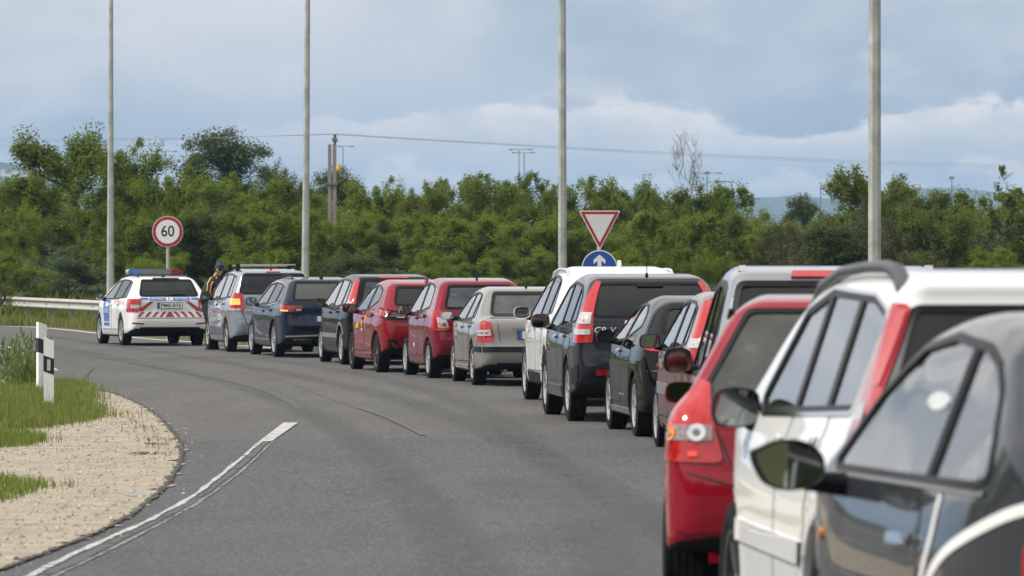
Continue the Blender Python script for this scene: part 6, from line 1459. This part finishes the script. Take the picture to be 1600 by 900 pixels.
def farlamp(x, y, d, arms, lab, cluster=False):
    p = at(x, d); kk = d / FPX; z = CAMZ + (HORIZ - y) * kk; r = tag(empty('distant_lamp', p), lab, 'street lamp', 'distant lamp masts beyond the trees'); rr = .8 * kk
    b = MB(); b.tube([(0, 0, 0), (0, 0, z)], [rr * 1.3, rr * .8], 6); b.build('mast', M['far_steel'], r, 60)
    for a in arms: b = MB(); b.tube([(0, 0, z), (a * kk * .6, 0, z + abs(a) * .04 * kk), (a * kk, 0, z + .5 * kk)], rr * .6, 5); b.box((a * kk, 0, z + .2 * kk), (7 * kk, 3 * kk, 1.6 * kk)); b.build('lamp_arm', M['far_steel'], r)
    if cluster: b = MB(); b.box((0, 0, z + 1 * kk), (9 * kk, 6 * kk, 4.5 * kk), taper=.7); b.build('lamp_cluster', M['far_steel'], r)
for a in ((237, 228, 600, (-14, 16), 'distant twin-armed lamp above the left trees, left of its neighbour'), (259, 237, 620, (-16, 15), 'distant twin-armed lamp above the left trees, right of its neighbour'), (536, 229, 560, (-6, 14), 'distant lamp just right of the utility pole'), (811, 234, 560, (-13, 18), 'distant lamp with crossed arms above the trees, left one of two'), (819, 239, 600, (-16, 14), 'distant lamp with crossed arms above the trees, right one of two'), (854, 291, 700, (-16,), 'small distant single-arm lamp left of the yield sign'), (1105, 271, 520, (-20, 20), 'distant three-headed lamp mast right of the bare tree', True), (1121, 285, 560, (-14, 20), 'lower distant lamp mast right of the bare tree', True), (1143, 284, 540, (-18,), 'distant single-arm lamp near the three-headed mast'), (1174, 311, 480, (-14, 10), 'distant lamp mast in front of the blue hills', True), (1487, 279, 480, (), 'distant lamp with a round head on the right', True), (1282, 289, 520, (), 'distant bare pole between the conifer and right lamp mast'), (1426, 292, 600, (), 'distant bare pole right of the thick lamp mast')): farlamp(*a)
D = 520; kk = D / FPX; p = at(529, D); r = tag(empty('yellow_column', p), 'far-off orange-yellow column beside the utility pole', 'column'); z = CAMZ + (HORIZ - 257) * kk
b = MB(); b.lathe([(0, 0), (.17, 0), (.17, z - .6), (.24, z - .6), (.24, z), (0, z)], 12, 'z'); b.build('column_shaft', M['yellow'], r, 40)
# ------------------------------------------------------------------ hills
def hill(name, d, pts, depth, m):
    X = np.array([(q[0] - 800) * d / FPX for q in pts]); Z = np.array([CAMZ + (HORIZ - q[1]) * d / FPX for q in pts]); xs = np.linspace(X[0], X[-1], 140); zs = np.interp(xs, X, Z)
    zs = zs + np.convolve(rng.normal(0, 1, 150), np.ones(11) / 11, 'valid')[:140] * (Z.max() * .03); V = []; prof = ((-1., .0), (-.55, .42), (-.2, .85), (0, 1.), (.5, .6), (1., 0.))
    for t, f in prof: V += [(x * (1 + .0 * t), d + t * depth, max(0.0, z * (f + (.05 * math.sin(x * .01 + t * 9) if 0 < f < 1 else 0))) - 2) for x, z in zip(xs, zs)]
    n = 140; tag(mesh(name, V, [[j * n + i, j * n + i + 1, (j + 1) * n + i + 1, (j + 1) * n + i] for j in range(len(prof) - 1) for i in range(n - 1)], m, None, 180), kind='structure')
M_hill = ground_mat('wooded_hill', [(.05, .075, .035), (.08, .10, .05), (.035, .055, .03)], [1, .012, .03], .95, .0, 1)
hill('hills', 7200, [(700, 402), (900, 340), (1000, 318), (1080, 306), (1140, 302), (1180, 305), (1250, 303), (1310, 307), (1360, 306), (1400, 296), (1430, 291), (1470, 290), (1520, 294), (1560, 300), (1620, 310), (1800, 350), (2000, 402)], 1500, M_hill)
hill('hills', 4200, [(-500, 402), (-300, 300), (-120, 252), (-40, 248), (0, 251), (40, 256), (75, 263), (130, 285), (220, 330), (330, 402)], 900, M_hill)
M['roof'] = mat('clay_roof', (.30, .12, .07), .8); M['wall'] = mat('white_render', (.70, .69, .66), .8)
for i, (x, y, w_) in enumerate(((14, 271, 10), (24, 267, 9), (42, 270, 16), (52, 272, 8), (30, 276, 8), (5, 265, 7))):
    d = 4012; kk = d / FPX; p = at(x, d, y + 2); r = tag(empty('hillside_house', p), ('small pale house in the middle of the hazy hillside', 'highest small pale house on the hazy hillside', 'widest of the pale houses on the hazy hillside', 'rightmost small pale house on the hazy hillside', 'lowest small pale house on the hazy hillside', 'leftmost small pale house on the hazy hillside')[i], 'house', 'pale houses on the far hillside'); w2 = w_ * kk; h2 = 4.5 * kk
    b = MB(); b.box((0, 0, h2 / 2 - 4), (w2, 8, h2 + 8)); b.build('wall', M['wall'], r); b = MB(); b.prism([(-w2 / 2 - .4, h2), (w2 / 2 + .4, h2), (0, h2 + 1.6 * kk)], -4.4, 4.4, 'y'); b.build('roof', M['roof'], r)
    for s in (-.25, .25): b = MB(); b.box((s * w2, -4.05, h2 * .55), (w2 * .18, .1, h2 * .35)); b.build('window', M['ink'], r)
# ------------------------------------------------------------------ haze
hz = bpy.data.materials.new('haze'); hz.use_nodes = True; nt = hz.node_tree; nt.nodes.clear(); pv = nt.nodes.new('ShaderNodeVolumePrincipled'); pv.inputs['Color'].default_value = (.44, .68, 1.0, 1); pv.inputs['Density'].default_value = 1.25e-4; pv.inputs['Anisotropy'].default_value = .2
ou = nt.nodes.new('ShaderNodeOutputMaterial'); nt.links.new(pv.outputs[0], ou.inputs['Volume'])
b = MB(); b.box((0, 2950, 74), (20000, 22900, 170)); tag(b.build('haze', hz), kind='stuff')
# ------------------------------------------------------------------ police officer leaning to the driver's window
M['skin'] = mat('skin', (.42, .25, .17), .55); M['navy'] = mat('navy_uniform', (.012, .015, .030), .85, var=.3, scale=12); M['navy_cap'] = mat('navy_cap', (.022, .034, .085), .8); M['hv_yellow'] = mat('hi_vis_yellow', (.80, .78, .04), .6); M['hv_orange'] = mat('hi_vis_orange', (.85, .20, .03), .6); M['hair'] = mat('dark_hair', (.02, .014, .01), .7); M['reflective'] = mat('reflective_band', (.6, .6, .6), .3)
def skinned(name, J, E, R, m, par, sub=2, root=0):
    me = bpy.data.meshes.new(name); me.from_pydata([tuple(j) for j in J], E, []); me.materials.append(m); o = bpy.data.objects.new(name, me); COL.objects.link(o); o.parent = par
    o.modifiers.new('skin', 'SKIN'); 
    me.skin_vertices  # layer made with the modifier
    for i, r in enumerate(R): me.skin_vertices[0].data[i].radius = r if isinstance(r, tuple) else (r, r); me.skin_vertices[0].data[i].use_root = (i == root)
    s = o.modifiers.new('smooth', 'SUBSURF'); s.levels = s.render_levels = sub
    bpy.context.view_layer.update(); dg = bpy.context.evaluated_depsgraph_get(); nm = bpy.data.meshes.new_from_object(o.evaluated_get(dg)); o.modifiers.clear(); o.data = nm; bpy.data.meshes.remove(me); nm.name = name
    nm.polygons.foreach_set('use_smooth', np.ones(len(nm.polygons), bool)); return o
def officer():
    # local frame: x to the picture's right (towards the car), y away from the camera, z up
    p = at(324, 111.2); r = tag(empty('person', p), 'police officer in navy uniform, cap and orange-yellow vest leaning towards a car window', 'person')
    J = [(0, 0, .95), (.0, 0, 1.06), (.06, 0, 1.24), (.12, 0, 1.40), (.17, 0, 1.50),          # 0-4 spine
         (.10, -.19, 1.41), (.24, -.25, 1.20), (.40, -.16, 1.10),                                 # 5-7 near arm (camera side)
         (.12, .19, 1.41), (.28, .22, 1.20), (.46, .13, 1.12),                                    # 8-10 far arm
         (-.01, -.10, .90), (.05, -.12, .50), (-.02, -.13, .10), (.13, -.15, .05),                # 11-14 leg
         (-.02, .10, .90), (.06, .12, .50), (.03, .13, .10), (.18, .15, .05)]
    E = [(0, 1), (1, 2), (2, 3), (3, 4), (3, 5), (5, 6), (6, 7), (3, 8), (8, 9), (9, 10), (0, 11), (11, 12), (12, 13), (13, 14), (0, 15), (15, 16), (16, 17), (17, 18)]
    R = [(.14, .16), (.13, .155), (.14, .18), (.12, .17), .065, .075, .060, .046, .075, .060, .046, .095, .070, .055, .045, .095, .070, .055, .045]
    body = skinned('body', J, E, R, M['navy'], r)
    # head on its neck, looking down and to the right
    b = MB(); n = 16; rings = [(-.125, .03, .035, .05), (-.105, .052, .052, .045), (-.06, .068, .068, .02), (0, .076, .080, 0), (.05, .076, .088, -.005), (.09, .062, .075, -.008), (.118, .03, .035, -.01)]
    v = []
    for z, ry, rx, fx in rings:
        for k in range(n):
            a = 2 * PI * k / n; v.append((fx * .6 + rx * math.cos(a) * (1.08 if math.cos(a) > .8 else 1), ry * math.sin(a), z))
    b.add(v, [[i * n + k, i * n + (k + 1) % n, (i + 1) * n + (k + 1) % n, (i + 1) * n + k] for i in range(len(rings) - 1) for k in range(n)] + [list(range(n))[::-1], [(len(rings) - 1) * n + k for k in range(n)]])
    b.add([(.078, -.012, .02), (.078, .012, .02), (.112, .0, -.028), (.080, -.018, -.035), (.080, .018, -.035)], [[0, 2, 1], [0, 3, 2], [1, 2, 4], [2, 3, 4]])
    for s in (-1, 1): b.box((0, s * .079, .0), (.035, .016, .06))
    b.tube([(-.02, 0, -.20), (.0, 0, -.07)], [.058, .052], 10)
    hd = b.build('head', M['skin'], r, 70); hd.location = (.235, -.01, 1.63); hd.rotation_euler = (0, .38, -.55)
    b = MB()
    for s in (-1, 1): b.box((.074, s * .030, .012), (.012, .022, .008))
    b.box((.074, 0, -.068), (.012, .04, .007)); b.build('eyes_and_mouth', M['hair'], hd)
    b = MB(); b.lathe([(.081, .0), (.084, .03), (.082, .06)], 18, 'z'); b.box((-.03, 0, -.01), (.10, .150, .06)); b.build('hair', M['hair'], hd, 60)
    b = MB(); b.lathe([(.088, .045), (.092, .075), (.090, .11), (.07, .135), (0, .145)], 20, 'z'); b.prism([(.06 + .075 * math.cos(a), .075 * math.sin(a)) for a in np.linspace(-1.57, 1.57, 10)], .045, .058, 'z'); cp = b.build('cap', M['navy_cap'], hd, 50); cp.location.x = -.005
    # hands with fingers closed on a document
    for (hx, hy, hz_, s) in ((.40, -.16, 1.10, 1), (.46, .13, 1.12, -1)):
        Jh = [(0, 0, 0), (.05, 0, -.01), (.09, s * .0, -.02)]; Eh = [(0, 1), (1, 2)]; Rh = [.026, (.022, .038), (.018, .040)]
        for f, (o_, ln) in enumerate(((-.030, .030), (-.010, .036), (.010, .034), (.028, .027))):
            i = len(Jh); Jh += [(.105, o_, -.025), (.105 + ln, o_, -.042), (.105 + ln * 1.15, o_, -.072)]; Eh += [(2, i), (i, i + 1), (i + 1, i + 2)]; Rh += [.010, .009, .008]
        i = len(Jh); Jh += [(.045, s * .045, -.005), (.085, s * .062, -.02)]; Eh += [(1, i), (i, i + 1)]; Rh += [.012, .010]
        h_ = skinned('hand', Jh, Eh, Rh, M['skin'], r, 1); h_.location = (hx + .02, hy, hz_ - .005); h_.rotation_euler = (0, .2, .25 * s)
    b = MB(); b.box((.55, -.03, 1.08), (.16, .22, .006), ry=.5); q = b.build('document', M['white'], None); q.location = r.location; tag(q, 'small white paper held by the police officer', 'paper')
    # vest: bands over shoulder, chest and back, following the torso
    sh = lambda z, k=1.: (.0 + max(0, z - 1.06) * .36, .172 * k if z < 1.35 else .15 * k)
    b = MB(); rows = []
    for z in (1.02, 1.10, 1.20, 1.30, 1.40, 1.47):
        cx, ry = np.interp(z, (.95, 1.06, 1.24, 1.40, 1.5), (0, 0, .06, .12, .165)), np.interp(z, (1.0, 1.2, 1.36, 1.42, 1.48), (.178, .196, .205, .19, .11)); rx = np.interp(z, (1.0, 1.2, 1.4, 1.48), (.158, .165, .155, .10)); rows.append([(cx + rx * math.cos(a), ry * math.sin(a), z) for a in np.linspace(0, 2 * PI, 25)[:-1]])
    v = [q for rw in rows for q in rw]; f = []; ii = []
    for i in range(len(rows) - 1):
        for k in range(24): f.append([i * 24 + k, i * 24 + (k + 1) % 24, (i + 1) * 24 + (k + 1) % 24, (i + 1) * 24 + k]); ii.append({0: 0, 1: 0, 2: 1, 3: 0, 4: 0}[i] if k >= 19 or k <= 2 else 0)
    b.v, b.f, b.i = v, f, ii; b.build('vest', [M['navy'], M['hv_yellow'], M['hv_orange']], r, 60)
    b = MB(); b.tube([(.16, -.20, 1.47), (.05, -.225, 1.36), (.02, -.215, 1.22), (.02, -.20, 1.06)], [.022, .026, .026, .022], 8, sq=.5); b.build('vest_edge', M['hv_orange'], r, 60)
    b = MB(); b.tube([(.04, -.212, 1.48), (-.04, -.232, 1.36), (-.05, -.21, 1.20)], [.011, .012, .010], 8, sq=.5); b.build('vest_piping', M['hv_yellow'], r, 60)
    b = MB(); b.lathe([(.066, -.05), (.070, .0), (.066, .05)], 14, 'z', (.235, -.247, 1.205)); b.build('sleeve_band', M['hv_yellow'], r, 60)
    b = MB(); b.lathe([(.165, .0), (.172, .03), (.165, .06)], 20, 'z', (0, 0, .97)); b.build('belt', M['black'], r, 60)
    b = MB(); b.box((.02, -.20, .93), (.10, .06, .16)); b.build('holster', M['black'], r)
    for s, (fx, fy) in ((0, (.05, -.14)), (1, (.10, .14))): b = MB(); b.box((fx + .03, fy, .045), (.29, .11, .09), taper=.75); b.build('shoe', M['black'], r)
    r.rotation_euler = (0, 0, .25)
officer()
